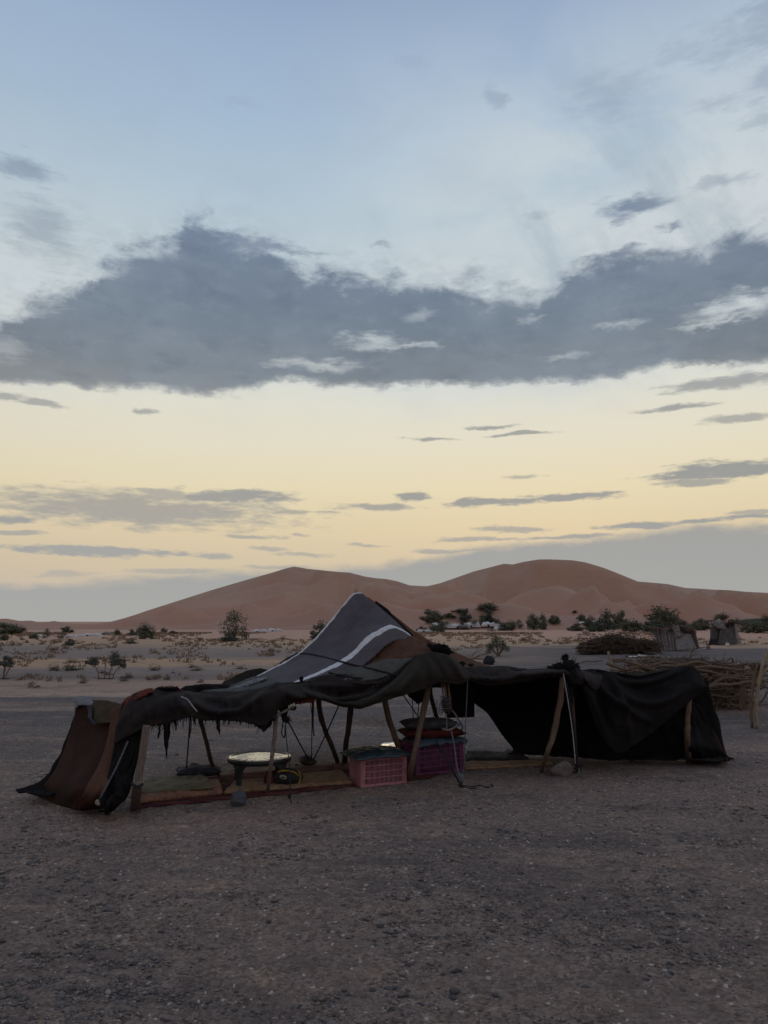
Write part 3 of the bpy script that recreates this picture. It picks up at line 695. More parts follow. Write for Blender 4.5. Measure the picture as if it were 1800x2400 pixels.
cloth('front_swag', [[(700,1610,6.86),(740,1622),(790,1640,6.9),(830,1646),(880,1628),(920,1598,7.12),(950,1566),(976,1539,7.3),(1005,1528),(1035,1531,7.36),(1062,1544),(1085,1563),(1099,1584,7.46)],
 [(715,1622,6.78),(760,1636),(800,1650,6.84),(840,1653),(880,1638),(925,1615,7.05),(965,1590),(1000,1572,7.17),(1025,1568),(1050,1573,7.25),(1072,1580),(1090,1588),(1100,1589,7.42)],
 [(725,1633,6.82),(765,1644),(800,1656,6.88),(842,1661),(884,1648),(934,1633,7.12),(970,1622),(1002,1611,7.25),(1032,1597),(1056,1602,7.32),(1078,1604),(1092,1598),(1100,1593,7.44)]], 'olive_wool', tent, 150, 26, .010, 9, 1.5, .002, 3,
 folds=[((760,1632),(860,1640),(965,1560),.03,5),((976,1542),(968,1585),(940,1620),.05,7),((1005,1532),(1030,1565),(1038,1590),-.05,8),((1042,1536),(1066,1562),(1086,1596),.06,7),((1000,1540),(1012,1570),(1006,1600),.04,6)] )
# right hand strip of the front and the big sagging flap
ST = [(1088,1568,7.75),(1110,1561),(1150,1564),(1180,1563),(1212,1567),(1240,1569),(1280,1566),(1320,1566),(1356,1576,7.95)]
SM = [(1092,1582,7.5),(1120,1586),(1150,1588),(1180,1586),(1215,1584),(1250,1580),(1290,1576),(1320,1574),(1354,1588,7.75)]
SB = [(1094,1592,7.55),(1120,1603),(1145,1608),(1180,1604),(1215,1599),(1250,1593),(1290,1586),(1320,1582),(1352,1602,7.78)]
cloth('front_strip', [ST, SM, SB], 'dark_wool', tent, 110, 18, .010, 6, 1.5, .0018, 4, fray=.012, folds=[((1096,1566),(1160,1596),(1240,1574),.05,7),((1180,1566),(1240,1584),(1320,1572),.045,6),((1100,1572),(1130,1585),(1180,1578),-.04,5)] + hang_folds(ST, SB, 12, 6, .015, (2.5, 4)))
FT = [(1346,1575,7.95),(1375,1571),(1400,1569),(1425,1576,8.1),(1450,1577),(1500,1584),(1540,1579,8.3),(1580,1569),(1604,1561),(1625,1560,8.45),(1640,1578),(1650,1598),(1658,1611,8.35)]
FM = [(1356,1596,7.78),(1380,1612),(1405,1630),(1430,1655,7.85),(1460,1668),(1500,1664),(1540,1650,8.05),(1575,1630),(1604,1612),(1628,1602,8.25),(1645,1606),(1652,1608),(1658,1612,8.3)]
FB = [(1360,1604,7.8),(1374,1640),(1392,1690),(1415,1735,7.85),(1440,1768),(1465,1762),(1500,1738,8.0),(1530,1715),(1560,1690),(1590,1665,8.15),(1610,1648),(1634,1630),(1657,1615,8.3)]
cloth('side_flap', [FT, FM, FB], 'black_wool', tent, 140, 44, .018, 5, 1.6, .0018, 8, fray=.006, folds=[((1432,1578),(1500,1602),(1612,1564),.09,6),((1385,1573),(1432,1640),(1520,1690),.10,8),((1418,1577),(1452,1640),(1480,1740),.08,8),((1366,1590),(1392,1660),(1432,1750),.06,9),((1440,1600),(1520,1650),(1625,1600),.08,9),((1400,1600),(1415,1660),(1440,1720),-.07,9),((1460,1590),(1530,1625),(1600,1590),-.05,9)])
cloth('side_flap', [[(1360,1572,7.9),(1385,1575),(1412,1582,8.0)], [(1372,1590,7.7),(1390,1596),(1408,1602,7.8)], [(1378,1606,7.72),(1395,1618),(1404,1612,7.76)]], 'dark_wool', tent, 16, 12, .012, 3, 2, .003, 61)
cloth('back_flap', [[(1430,1582,8.9),(1500,1578),(1540,1572),(1590,1563),(1612,1566,9.0)], [(1430,1600,8.8),(1500,1600),(1540,1600),(1590,1600),(1612,1600,8.9)]], 'olive_wool', tent, 30, 6, .02, 6, 2, .004, 9)
cloth('end_wall', [[(1606,1640,8.35),(1640,1652,8.45)], [(1610,1700,8.42),(1668,1708,8.6)], [(1614,1750,8.3),(1692,1757,8.6)], [(1616,1783),(1712,1782)]], 'black_wool', tent, 30, 24, .03, 4, 2, .004, 12, ground_last=True)
cloth('end_wall', [[(1622,1655,8.5),(1641,1657,8.52)], [(1640,1705,8.6),(1672,1710,8.66)], [(1660,1752,8.6),(1700,1765,8.66)], [(1665,1779),(1722,1780)]], 'brown_cloth', tent, 16, 20, .02, 3, 2, .004, 13, ground_last=True)
# back wall and the hanging sheet beside it
cloth('back_wall', [[(1095,1588,9.0),(1350,1590),(1660,1596,8.8)], [(1106,1640,9.15),(1350,1650),(1672,1655,8.9)], [(1142,1672,9.15),(1350,1690),(1684,1690,8.9)], [(1172,1715,9.1),(1400,1725),(1694,1735,8.8)], [(1202,1756,8.98),(1400,1764),(1706,1774,8.6)], [(1190,1766,8.85),(1400,1778,8.5),(1706,1784,8.25)]], 'black_wool', tent, 70, 26, .04, 12, 3, .004, 14)
cloth('hanging_sheet', [[(1044,1585,8.5),(1112,1585,8.6)], [(1043,1640,8.5),(1112,1640,8.6)], [(1046,1682,8.5),(1112,1680,8.6)]], 'black_wool', tent, 20, 14, .02, 3, 1, .003, 15, fray=.012)
cloth('roof_cloth', [ST + [(1400,1572,8.0),(1500,1586,8.2),(1600,1564,8.4),(1640,1586,8.4)], [(1088,1574,8.5),(1300,1576),(1500,1590),(1645,1592,8.7)], [(1095,1586,9.05),(1300,1588),(1500,1594),(1650,1600,8.95)]], 'black_wool', tent, 70, 10, .015, 10, 2, .004, 16)
# the peaked part: dark underroof with front and rear slope, striped cloth laid over it
RIDGE = [(400,1621,7.2),(470,1617,7.45),(545,1614,7.62),(610,1584,7.82),(670,1554,7.95),(700,1535,8.02),(740,1500,8.05),(770,1466,8.08),(800,1429,8.1),(826,1399,8.12),(842,1395,8.12),(858,1401,8.12),(895,1437,8.12),(950,1482,8.17),(1010,1510,8.2),(1060,1533,8.25),(1100,1550,8.3),(1150,1568,8.35)]
FRONT = [(400,1630,6.7),(500,1628,6.9),(600,1620,7.0),(650,1606,7.05),(760,1601,7.15),(890,1602,7.3),(930,1586,7.35),(980,1545,7.45),(1010,1538,7.45),(1060,1555,7.55),(1096,1586,7.65),(1150,1574,7.9)]
MIDR = [(400,1625,6.95),(500,1622,7.2),(600,1604,7.4),(700,1574,7.5),(770,1545,7.6),(830,1520,7.65),(880,1512,7.7),(930,1520,7.75),(980,1526,7.8),(1040,1545,7.9),(1096,1570,8.0),(1150,1571,8.1)]
BACK = [(400,1640,8.3),(600,1625,9.1),(800,1618,9.3),(1000,1612,9.3),(1150,1606,9.1)]
MIDR = [(x, y + 7, d + .16) for x, y, d in MIDR]; FRONT = [(x, y + 2, d + .12) for x, y, d in FRONT]; RB = [(x, y + 3, d + .06) for x, y, d in RIDGE]
cloth('roof_cloth', [RB, MIDR, FRONT], 'black_wool', tent, 110, 20, .010, 12, 3, .003, 20)
cloth('roof_cloth', [RIDGE, BACK], 'dark_wool', tent, 110, 16, .010, 12, 3, .003, 21)
C0 = [(545,1612,7.58),(610,1581,7.78),(670,1551,7.9),(702,1531,7.97),(740,1496,8.0),(770,1461,8.02),(800,1423,8.04),(824,1393,8.05),(834,1389,8.05),(846,1389,8.05)]
C1 = [(590,1607,7.3),(640,1592,7.45),(700,1567,7.6),(745,1542,7.68),(785,1510,7.75),(815,1477,7.82),(840,1446,7.88),(862,1420,7.93),(876,1412,7.96),(890,1424,7.98)]
C2 = [(692,1600,7.1),(730,1584,7.22),(780,1562,7.34),(815,1540,7.45),(842,1514,7.52),(868,1491,7.6),(895,1474,7.68),(918,1465,7.75),(940,1473,7.82),(966,1492,7.9)]
C3 = [(735,1600,7.1),(780,1590,7.2),(820,1576,7.3),(850,1560,7.4),(878,1537,7.48),(900,1515,7.55),(918,1503,7.62),(936,1497,7.7),(955,1499,7.76),(985,1512,7.84)]
cloth('striped_roof_cloth', [C0, C1, C2, C3], 'striped_cloth', tent, 120, 60, .009, 4, 3, .0015, 22, mode='len', fray=.03, edge=.25)
cloth('roof_patch', [[(832,1548,7.60),(870,1530),(900,1503,7.68),(930,1488),(965,1492,7.82),(1005,1513,7.85)], [(840,1560,7.45),(880,1548),(920,1532),(960,1522),(1010,1524,7.68)], [(842,1572,7.38),(880,1564),(920,1550),(960,1541,7.5),(1000,1533),(1034,1534,7.6)]], 'rust_cloth', tent, 50, 16, .016, 6, 3, .005, 25, fray=.02)
cloth('roof_patch', [[(735,1584,7.2),(800,1568,7.3),(850,1562),(900,1547),(968,1542,7.42)], [(760,1592,7.15),(820,1584),(880,1574),(930,1562),(966,1552,7.38)], [(770,1602,7.1),(830,1598),(890,1590),(930,1576),(962,1560,7.34)]], 'olive_patch', tent, 60, 12, .014, 7, 3, .004, 26, fray=.015)
cloth('roof_patch', [[(720,1592,7.12),(760,1583),(800,1580),(860,1583),(905,1578,7.3)], [(725,1604,7.02),(770,1603),(810,1603),(860,1604),(900,1602,7.2)]], 'dark_wool', tent, 40, 8, .010, 6, 2, .004, 27)
cloth('roof_patch', [[(538,1609,7.48),(580,1591,7.4),(612,1583,7.36),(640,1592,7.2),(655,1602,7.0)], [(560,1612,7.2),(600,1604,7.1),(640,1604,7.0),(655,1606,6.98)], [(470,1620,6.95),(560,1625,6.9),(620,1618,6.92),(655,1607,6.95)]], 'olive_patch', tent, 40, 14, .010, 6, 3, .004, 28)
cloth('torn_band', [[(525,1617,7.15),(560,1606,7.14),(590,1595,7.2),(625,1587,7.2)], [(528,1621,7.05),(563,1613,7.08),(594,1602,7.1),(626,1592,7.15)]], 'grey_cloth', tent, 60, 4, .004, 30, 2, .006, 29, shred=.35)
cloth('roof_patch', [[(862,1400,8.0),(882,1414),(905,1430),(928,1446,8.05),(962,1474),(1010,1504,8.12),(1036,1515),(1100,1544,8.25),(1150,1562),(1190,1568,8.3)], [(862,1412,7.97),(890,1440),(915,1462),(940,1482,7.98),(975,1505),(1015,1530,7.95),(1050,1548),(1100,1572,7.95),(1150,1578),(1190,1576,8.1)]], 'rust_cloth', tent, 80, 10, .006, 10, 2, .004, 30)
cloth('black_edging', [[(880,1408,8.0),(896,1419),(912,1430),(920,1442),(940,1461),(968,1488,7.9)], [(880,1414,7.98),(892,1427),(906,1442),(922,1456),(942,1472),(966,1492,7.88)]], 'black_wool', tent, 40, 4, .006, 10, 1, .005, 31)
cloth('back_flap', [[(412,1620,7.9),(440,1607),(470,1604),(505,1603),(548,1607,8.0)], [(412,1632,7.8),(470,1632),(548,1628,7.9)]], 'black_wool', tent, 40, 8, .02, 9, 2, .005, 32)
cloth('back_flap', [[(515,1606,8.3),(548,1585),(580,1571),(610,1566),(632,1571),(646,1584,8.4)], [(515,1616,8.2),(580,1612),(646,1600,8.3)]], 'olive_wool', tent, 40, 8, .02, 7, 2, .005, 33)
cloth('black_band', [[(1128,1566,7.85),(1160,1561),(1190,1562),(1224,1568,7.85)], [(1128,1572,7.72),(1160,1571),(1190,1571),(1222,1572,7.74)]], 'black_wool', tent, 30, 4, .006, 8, 1, .006, 34)
# left end
cloth('end_wall', [[(180,1641,6.95),(206,1640),(240,1643,6.8),(287,1652,6.55)], [(170,1700,6.9),(225,1712,6.75),(280,1718,6.5)], [(148,1768,6.85),(206,1786,6.55),(264,1788,6.38)], [(112,1832,6.78),(180,1848,6.35),(246,1850,6.2)], [(76,1859),(128,1884),(180,1899),(240,1896)]], 'brown_cloth', tent, 50, 50, .013, 3, 1.5, .003, 40, mode='len', ground_last=True, fray=0)
cloth('end_wall', [[(262,1660,6.45),(288,1652,6.38)], [(255,1720,6.38),(284,1722,6.3)], [(230,1800,6.25),(266,1800,6.18)], [(196,1860,6.12),(246,1862,6.1)], [(182,1899),(244,1894)]], 'rust_cloth', tent, 20, 40, .014, 2, 3, .004, 41, mode='len', ground_last=True)
cloth('black_train', [[(185,1650,6.98),(166,1702,6.98),(142,1765,6.93),(116,1812,6.88),(88,1836,6.84),(36,1853,6.78)], [(200,1680,6.92),(182,1740,6.9),(158,1792,6.84),(136,1832,6.78),(112,1852,6.76),(44,1856,6.74)], [(215,1720,6.85),(190,1780,6.75),(165,1830,6.7),(145,1855,6.66),(110,1868,6.62),(52,1858,6.72)]], 'black_wool', tent, 50, 14, .016, 5, 3, .005, 42, mode='len')
cloth('grey_rag', [[(177,1637,7.0),(190,1632),(208,1633),(228,1640,6.85)], [(176,1646,6.92),(192,1642),(210,1644),(222,1652,6.8)], [(175,1662,6.9),(186,1654),(205,1652),(216,1660,6.78)]], 'grey_cloth', tent, 24, 10, .014, 4, 2, .006, 43)
cloth('flap_patch', [[(222,1641,6.78),(250,1641),(287,1651,6.5)], [(208,1668,6.76),(245,1670),(284,1672,6.45)], [(206,1680,6.76),(222,1698,6.64),(255,1694),(281,1690,6.42)]], 'green_brown_cloth', tent, 30, 14, .012, 3, 2, .005, 44)
cloth('rolled_rag', [[(205,1654,6.78),(208,1668,6.74),(207,1684,6.68),(222,1699,6.6)], [(212,1652,6.72),(216,1668,6.70),(214,1684,6.64),(228,1697,6.57)]], 'pillow_dark', tent, 20, 5, .006, 4, 1, .005, 45, mode='len')
cloth('curtain', [[(270,1738,6.18),(302,1722),(333,1708,6.28)], [(262,1782,6.14),(295,1776),(326,1766,6.24)], [(250,1830,6.12),(285,1826),(314,1816,6.2)], [(238,1868,6.08),(268,1872),(303,1858,6.14)], [(233,1890,6.08),(252,1898,6.06),(276,1888,6.08)]], 'black_wool', tent, 30, 34, .03, 5, 2, .005, 46, mode='len')
from mathutils.bvhtree import BVHTree
def cloth_bvh():
    V, Fc = [], []
    for o in tent.children:
        if o.type == 'MESH' and o.name.split('.')[0] in ('striped_roof_cloth', 'roof_patch', 'front_valance'):
            b = len(V); V += [tuple(v.co) for v in o.data.vertices]; Fc += [tuple(i + b for i in p.vertices) for p in o.data.polygons]
    return BVHTree.FromPolygons(V, Fc)
BV = cloth_bvh()
def lay(pts, lift=.016, n=9):                         # a rope lying on the cloth
    out = []
    for i in range(len(pts) - 1):
        for k in range(n if i == len(pts) - 2 else n - 1):
            t = k / (n - 1); px, py = pts[i][0] * (1 - t) + pts[i + 1][0] * t, pts[i][1] * (1 - t) + pts[i + 1][1] * t
            d = ray(px, py).normalized(); h = BV.ray_cast(Vector((0, 0, CAMZ)), d)
            if h[0] is not None: out.append(h[0] - d * lift)
    return out
def rope(pts, r, m='rope_dark', name='rope', sag=0.0, par=tent, sides=5):
    pts = [p if isinstance(p, Vector) else PT(p) for p in pts]
    if sag and len(pts) == 2: pts = [pts[0], (pts[0] + pts[1]) / 2 - Vector((0, 0, sag)), pts[1]]
    v, f = tube(pts, r, sides, max(8, len(pts) * 4)); return link_mesh(name, v, f, MATS[m], par)
cloth('rolled_edge', [[(280,1668,6.42),(286,1648),(302,1631),(330,1618),(358,1613,6.5)], [(284,1670,6.3),(291,1652),(306,1637),(332,1625),(358,1620,6.44)], [(288,1676,6.26),(296,1660),(310,1645),(334,1630),(358,1622,6.4)]], 'red_cloth', tent, 40, 8, .022, 9, 2, .006, 71, mode='len', fray=.02)['label'] = 'bright red rolled cloth edge at the left corner'
rope([(384,1612,6.6),(404,1612,6.62),(424,1618,6.65)], [.012, .016, .01], 'red_cloth', 'rolled_edge', sides=8)
v, f = tube([PT(p) for p in [(272,1800,6.08),(280,1850,6.05),(272,1882,6.03),(250,1902,None)]], [.02, .035, .035, .015], 9, 20, .25, 3); link_mesh('curtain_tail', v, f, MATS['black_wool'], tent)
v, f = tube([PT(p) for p in [(268,1864,6.06),(250,1893,6.03),(252,1903,None),(232,1902,None)]], [.02, .026, .02, .008], 8, 16, .25, 4); link_mesh('curtain_tail', v, f, MATS['black_wool'], tent)
# frayed threads and strips along the lower edges
def fringe(edge_pts, n, lmin, lmax, seed, w=.003, name='fringe'):
    q = random.Random(seed); ep = fillY(edge_pts); xs = [e[0] for e in ep]; V, Fc = [], []
    for k in range(n):
        px = q.uniform(xs[0], xs[-1]); py = float(np.interp(px, xs, [e[1] for e in ep])); Y = float(np.interp(px, xs, [e[2] for e in ep])) + q.uniform(-.01, .02)
        p = P(px, py - 2, Y); L_ = q.uniform(lmin, lmax) * (q.random() ** 1.5 + .25); dx = q.uniform(-.3, .3) * L_
        pts = [p, p + Vector((dx * .3 + q.uniform(-.006, .006), q.uniform(-.01, .01), -L_ * .5)), p + Vector((dx, q.uniform(-.01, .01), -L_))]
        v, f = tube(pts, [w * q.uniform(.6, 1.8), w * .4], 4, 5); b = len(V); V += v; Fc += [tuple(i + b for i in t) for t in f]
    return tag(link_mesh(name, V, Fc, MATS['black_wool'], tent), kind='stuff')
fringe([(340,1705,6.22),(352,1700),(385,1696,6.3),(420,1684),(452,1675),(470,1687,6.45)], 130, .015, .10, 1)
fringe([(470,1687,6.45),(520,1687),(560,1689),(600,1697,6.65),(620,1703),(640,1683),(655,1661,6.7)], 120, .01, .075, 2)
fringe([(655,1661,6.7),(690,1646),(730,1633,6.8)], 60, .01, .05, 3)
fringe([(990,1614,7.3),(1000,1610,7.35),(1020,1602,7.4)], 16, .01, .04, 4)
fringe([(840,1658,7.05),(880,1645,7.1)], 20, .01, .04, 5)
fringe([(1626,1634,8.28),(1657,1614,8.3)], 26, .02, .10, 6)
fringe([(1044,1682,8.5),(1112,1680,8.6)], 40, .01, .03, 7)
def strip(px, y0, y1, w0, Y, seed, px1=None):
    px1 = px if px1 is None else px1; ym = (y0 + y1) / 2; h = w0 / 2
    cloth('torn_strip', [[(px - h, y0, Y), (px + h, y0, Y)], [((px + px1) / 2 - h * .8, ym, Y + .01), ((px + px1) / 2 + h * .8, ym, Y - .01)], [(px1 - h * .15, y1, Y), (px1 + h * .15, y1, Y)]], 'black_wool', tent, 5, 12, .008, 1, 3, .003, seed, thick=.006)
strip(388, 1692, 1776, 10, 6.3, 51, 390); strip(397, 1690, 1752, 5, 6.34, 52, 393); strip(375, 1694, 1732, 4, 6.26, 53, 371); strip(412, 1684, 1712, 4, 6.36, 54, 413)
strip(511, 1686, 1722, 9, 6.5, 55, 514); strip(537, 1684, 1698, 5, 6.55, 56); strip(615, 1696, 1712, 14, 6.66, 57, 617); strip(454, 1676, 1700, 6, 6.4, 58, 457); strip(1655, 1612, 1632, 7, 8.3, 59, 1657)
# folded rags hanging below the valance
cloth('hanging_rag', [[(585,1668,6.8),(625,1662),(655,1650,6.8)], [(590,1690,6.75),(620,1690),(648,1678,6.75)], [(608,1702,6.72),(620,1712),(636,1694,6.72)]], 'dark_wool', tent, 20, 10, .02, 4, 2, .006, 63, fray=.04)
cloth('hanging_rag', [[(690,1640,6.85),(715,1634),(742,1630,6.9)], [(692,1648,6.85),(715,1646),(738,1642,6.9)]], 'red_cloth', tent, 16, 4, .01, 4, 2, .006, 64, fray=.04)
cloth('hanging_rag', [[(955,1620,7.9),(990,1610),(1016,1605,7.9)], [(958,1632,7.9),(985,1642),(1008,1625,7.9)], [(970,1640,7.9),(980,1650),(992,1640,7.9)]], 'black_wool', tent, 20, 10, .02, 4, 2, .006, 65, fray=.02)
cloth('hanging_rag', [[(652,1640,6.75),(672,1636,6.78)], [(655,1665,6.74),(675,1660,6.76)], [(662,1688,6.74),(670,1690,6.75)]], 'black_wool', tent, 8, 10, .015, 2, 2, .006, 66, fray=.02)
cloth('hanging_rag', [[(625,1655,6.9),(648,1650,6.92)], [(626,1672,6.88),(648,1670,6.9)], [(630,1688,6.88),(646,1684,6.9)]], 'rust_cloth', tent, 8, 8, .012, 2, 2, .006, 67)
# shaggy knots of black goat hair
def tuft(px, py, Y, rx, rz, n, seed, ln=.05, up=.5):
    q = random.Random(seed); c = P(px, py, Y); k = Y / F; rx, rz = rx * k, rz * k
    v, f = rock(rx, rx * .6, rz, seed, 3, 1.3); v = [x + c for x in v]; V, Fc = list(v), list(f)
    for i in range(n):
        d = Vector((q.gauss(0, 1), q.gauss(0, .6), abs(q.gauss(0, 1)) * up - .2)).normalized(); s = Vector((d.x * rx, d.y * rx * .6, d.z * rz)) * .8
        e = s + d * ln * q.uniform(.3, 1) + Vector((0, 0, -ln * .3 * q.random()))
        v, f = tube([c + s, c + (s + e) / 2 + Vector((0, 0, .006)), c + e], [.005, .0015], 4, 4); b = len(V); V += v; Fc += [tuple(j + b for j in t) for t in f]
    return link_mesh('hair_knot', V, Fc, MATS['black_wool'], tent)
tuft(1030,1519,7.6,20,11,70,1); tuft(1046,1530,7.62,12,9,40,2); tuft(1008,1513,7.65,7,5,20,12,.03); tuft(1083,1556,7.6,6,6,24,3,.03); tuft(1104,1559,7.7,5,3,20,4,.03); tuft(467,1612,6.9,8,7,30,5,.03); tuft(392,1614,6.6,26,4,60,6,.03)
tuft(706,1592,7.02,4,7,16,7,.02); tuft(1337,1566,7.85,17,22,130,8,.06); tuft(1318,1562,7.9,24,8,110,9,.04,.8); tuft(1326,1548,7.9,7,14,50,10,.04,1.2); tuft(1344,1590,7.75,12,20,60,11,.05); tuft(1300,1565,7.9,18,4,50,13,.03,.9)
tuft(1339,1620,7.78,5,26,30,14,.05); tuft(672,1688,6.72,6,8,24,15,.04); tuft(688,1661,6.7,6,4,20,16,.02)
cloth('gathered_cloth', [[(1345,1560,7.85),(1362,1570,7.85),(1368,1578,7.88)], [(1352,1580,7.7),(1364,1588),(1372,1592,7.75)], [(1346,1600,7.72),(1358,1606),(1364,1600,7.75)]], 'dark_wool', tent, 18, 10, .02, 5, 1, .004, 68)

def pole(pts, w, m='pole_wood', sides=8, wob=.14, seed=0, label=None):
    q = [PT(p) for p in pts]; q[0] = q[0] - Vector((0, 0, .03))
    k = [(a if isinstance(a, (int, float)) else a) * q[0].y / F / 2 for a in (w if isinstance(w, (list, tuple)) else [w, w])]
    v, f = tube(q, k, sides, 18, wob, seed); o = link_mesh('pole', v, f, MATS[m], tent)
    if label: o['label'] = label
# squared plank at the left corner
pf, pt_ = G(316, 1893), P(344, 1700, 6.14)
def plank(a, b, w, d, name, m, par, twist=.25):
    ax = (b - a).normalized(); s = Vector((1, twist, 0)); s = (s - ax * s.dot(ax)).normalized(); t = ax.cross(s); V = []; n = 10
    for i in range(n + 1):
        c = a.lerp(b, i / n) + s * .003 * noise.noise(Vector((i * .7, 0, w * 30)))
        for (sx, sy) in ((-1, -1), (1, -1), (1, 1), (-1, 1)): V.append(c + s * sx * w / 2 * (1 + .08 * noise.noise(Vector((i, sx, 3)))) + t * sy * d / 2)
    Fc = [(i * 4 + k, i * 4 + (k + 1) % 4, i * 4 + 4 + (k + 1) % 4, i * 4 + 4 + k) for i in range(n) for k in range(4)] + [(3, 2, 1, 0), (n * 4, n * 4 + 1, n * 4 + 2, n * 4 + 3)]
    o = link_mesh(name, V, Fc, MATS[m], par, smooth=False); bv = o.modifiers.new('b', 'BEVEL'); bv.width = .004; return o
plank(P(321, 1852, 6.15), pt_, .058, .03, 'pole', 'grey_plank', tent)['label'] = 'squared grey plank propping the left front corner'
plank(pf - Vector((0, 0, .03)), P(322, 1838, 6.08), .075, .05, 'pole_foot', 'grey_plank', tent)
rope([(308,1836,6.06),(322,1844,6.03),(334,1838,6.1)], .012)
pole([(517,1817),(495,1785,7.55),(483,1735,7.5),(470,1688,7.45),(462,1650,7.4)], [7, 9, 9], 'dark_pole_wood', seed=1)
pole([(626,1857),(634,1800,6.72),(642,1740,6.74),(648,1670,6.76)], [8, 9, 9], 'grey_plank', seed=2)
v, f = tube([PT(p) for p in [(622,1690,6.72),(648,1677,6.7),(672,1665,6.7),(690,1657,6.7)]], [.010, .013, .012], 6, 8, .1); link_mesh('cross_stick', v, f, MATS['grey_plank'], tent)
pole([(794,1787),(782,1760,8.2),(762,1712,8.15),(752,1680,8.1),(745,1630,8.1),(742,1600,8.1)], [9, 11, 12], 'dark_pole_wood', seed=3)
pole([(808,1788),(812,1740,8.15),(820,1680,8.1),(825,1630,8.1)], [12, 12, 13], 'dark_pole_wood', seed=4)
pole([(946,1792),(934,1752,8.0),(918,1705,7.95),(903,1650,7.9),(893,1600,7.9)], [12, 13, 13], 'pole_wood', seed=5)
pole([(957,1826),(966,1790,7.4),(982,1715,7.45),(996,1650,7.5),(1010,1590,7.5)], [13, 13, 14], 'pole_wood', seed=6)
pole([(1050,1752),(1030,1700,8.75),(1020,1668,8.7),(1010,1630,8.6),(1008,1600,8.6)], [9, 9, 9], 'dark_pole_wood', seed=7)
pole([(1267,1807),(1282,1765,7.75),(1295,1730,7.8),(1306,1680,7.8),(1315,1630,7.8),(1318,1586,7.8)], [9, 12, 14, 14], 'pole_wood', seed=8, wob=.22)
pole([(1614,1784),(1611,1730,8.25),(1612,1680,8.25),(1616,1635,8.25)], [13, 12, 11], 'pole_wood', seed=9)
pole([(1352,1792),(1348,1720,7.9),(1343,1650,7.85),(1340,1600,7.8)], [5, 6, 7], 'dark_pole_wood', seed=10)
for k, (x0, x1) in enumerate(((1034, 1040), (1040, 1046), (1047, 1056), (1050, 1052), (1038, 1050))):
    v, f = tube([PT(p) for p in [(x0, 1590, 7.4 + k * .015), ((x0 + x1) / 2 + 1, 1620, 7.38 + k * .015), (x1 + 2, 1662 + k * 3, 7.36 + k * .015)]], [.008, .010, .007], 6, 8, .1, k); link_mesh('hanging_stick', v, f, MATS['pole_wood'], tent)
v, f = rock(.04, .03, .085, 31, 3, .9); link_mesh('rope_bundle', [x + P(1046, 1652, 7.36) for x in v], f, MATS['cushion_grey'], tent)['label'] = 'bundle of cord wound round the hanging sticks'
for k in range(7): rope([(1033, 1632 + k * 5, 7.33), (1045, 1636 + k * 5, 7.30), (1058, 1632 + k * 5, 7.34)], .005, 'rust_cloth' if k % 2 else 'rope_dark')
for k in range(3): rope([(1036, 1640 + k * 7, 7.33), (1029 - k, 1655 + k * 5, 7.34), (1034, 1668 + k * 4, 7.34), (1040, 1660, 7.34)], .003, 'rope_grey')
# guy ropes
rope([(1319,1572,7.72),(1324,1600,7.68),(1340,1700,7.66),(1349,1790,7.62)], .0062, 'rope_pale')
rope([(1328,1596,7.74),(1345,1700,7.7),(1356,1800,7.62)], .006, 'rope_dark')
rope([(1096,1592,7.5),(1091,1700,7.45),(1087,1800,7.4),(1083,1832,7.25)], .0055, 'rope_grey')
rope([(1060,1665,7.35),(1068,1676,7.33),(1077,1690,7.3)], .009, 'rope_grey'); rope([(1046,1672,7.35),(1047,1700,7.33),(1046,1710,7.3)], .009, 'rope_grey')
rope([(1036,1708,7.3),(1050,1711,7.28),(1064,1706,7.28),(1074,1698,7.28)], .010, 'rock_tan'); rope([(1077,1690,7.3),(1084,1702,7.27),(1082,1712,7.27)], .010, 'tarp_blue')
rope([(1057,1710,7.28),(1064,1745,7.2),(1070,1790,7.1),(1078,1832,7.0)], .008, 'rope_grey'); rope([(1030,1755,7.5),(1050,1790,7.2),(1074,1832,7.0)], .005)
rope([(944,1628,7.6),(975,1672,7.5),(1010,1720,7.4),(1045,1770,7.2),(1076,1834,7.0)], .006)
rope([(800,1640,8.0),(768,1712,8.1),(736,1779,8.15)], .0075); rope([(668,1676,6.9),(695,1728,7.5),(722,1778,8.1)], .0075); rope([(732,1636,7.3),(731,1710,7.7),(730,1778,8.1)], .005)
rope([(735,1632,7.0),(734,1700,7.0),(736,1725,7.0)], .007); rope([(728,1634,7.0),(729,1660,7.0),(734,1690,7.0)], .004)
rope([(668,1680,6.72),(672,1740,6.65),(679,1800,6.6),(680,1868,6.5),(683,1882,None)], .0045); rope([(664,1690,6.74),(660,1718,6.74),(667,1728,6.74),(668,1700,6.74)], .006)
rope([(446,1670,6.5),(443,1720,7.0),(437,1800,7.5)], .007); rope([(448,1670,6.5),(448,1700,6.5),(444,1730,6.5)], .005)
rope([(300,1737,6.1),(272,1800,6.05),(234,1872,6.0)], .0075, 'rope_grey'); rope([(966,1635,8.3),(969,1690,8.4),(971,1712,8.4)], .005); rope([(982,1638,8.3),(978,1700,8.4),(977,1712,8.4)], .005)
rope([(1024,1640,8.2),(1022,1668,8.2),(1002,1702,8.3)], .004); rope([(425,1633,6.36),(440,1640,6.3),(452,1656,6.28),(462,1668,6.3)], .006, 'rope_pale')
rope(lay([(704,1532),(722,1532),(760,1540),(800,1551),(835,1560),(870,1567),(905,1576),(940,1586)]), .010); rope([(697,1531,7.92),(670,1545,7.93),(655,1556,7.95)], .008)
rope(lay([(770,1576),(790,1581),(815,1586),(850,1590)]), .008); rope([(1225,1566,8.0),(1270,1562,8.0),(1300,1565,7.95)], .005, 'rope_pale')
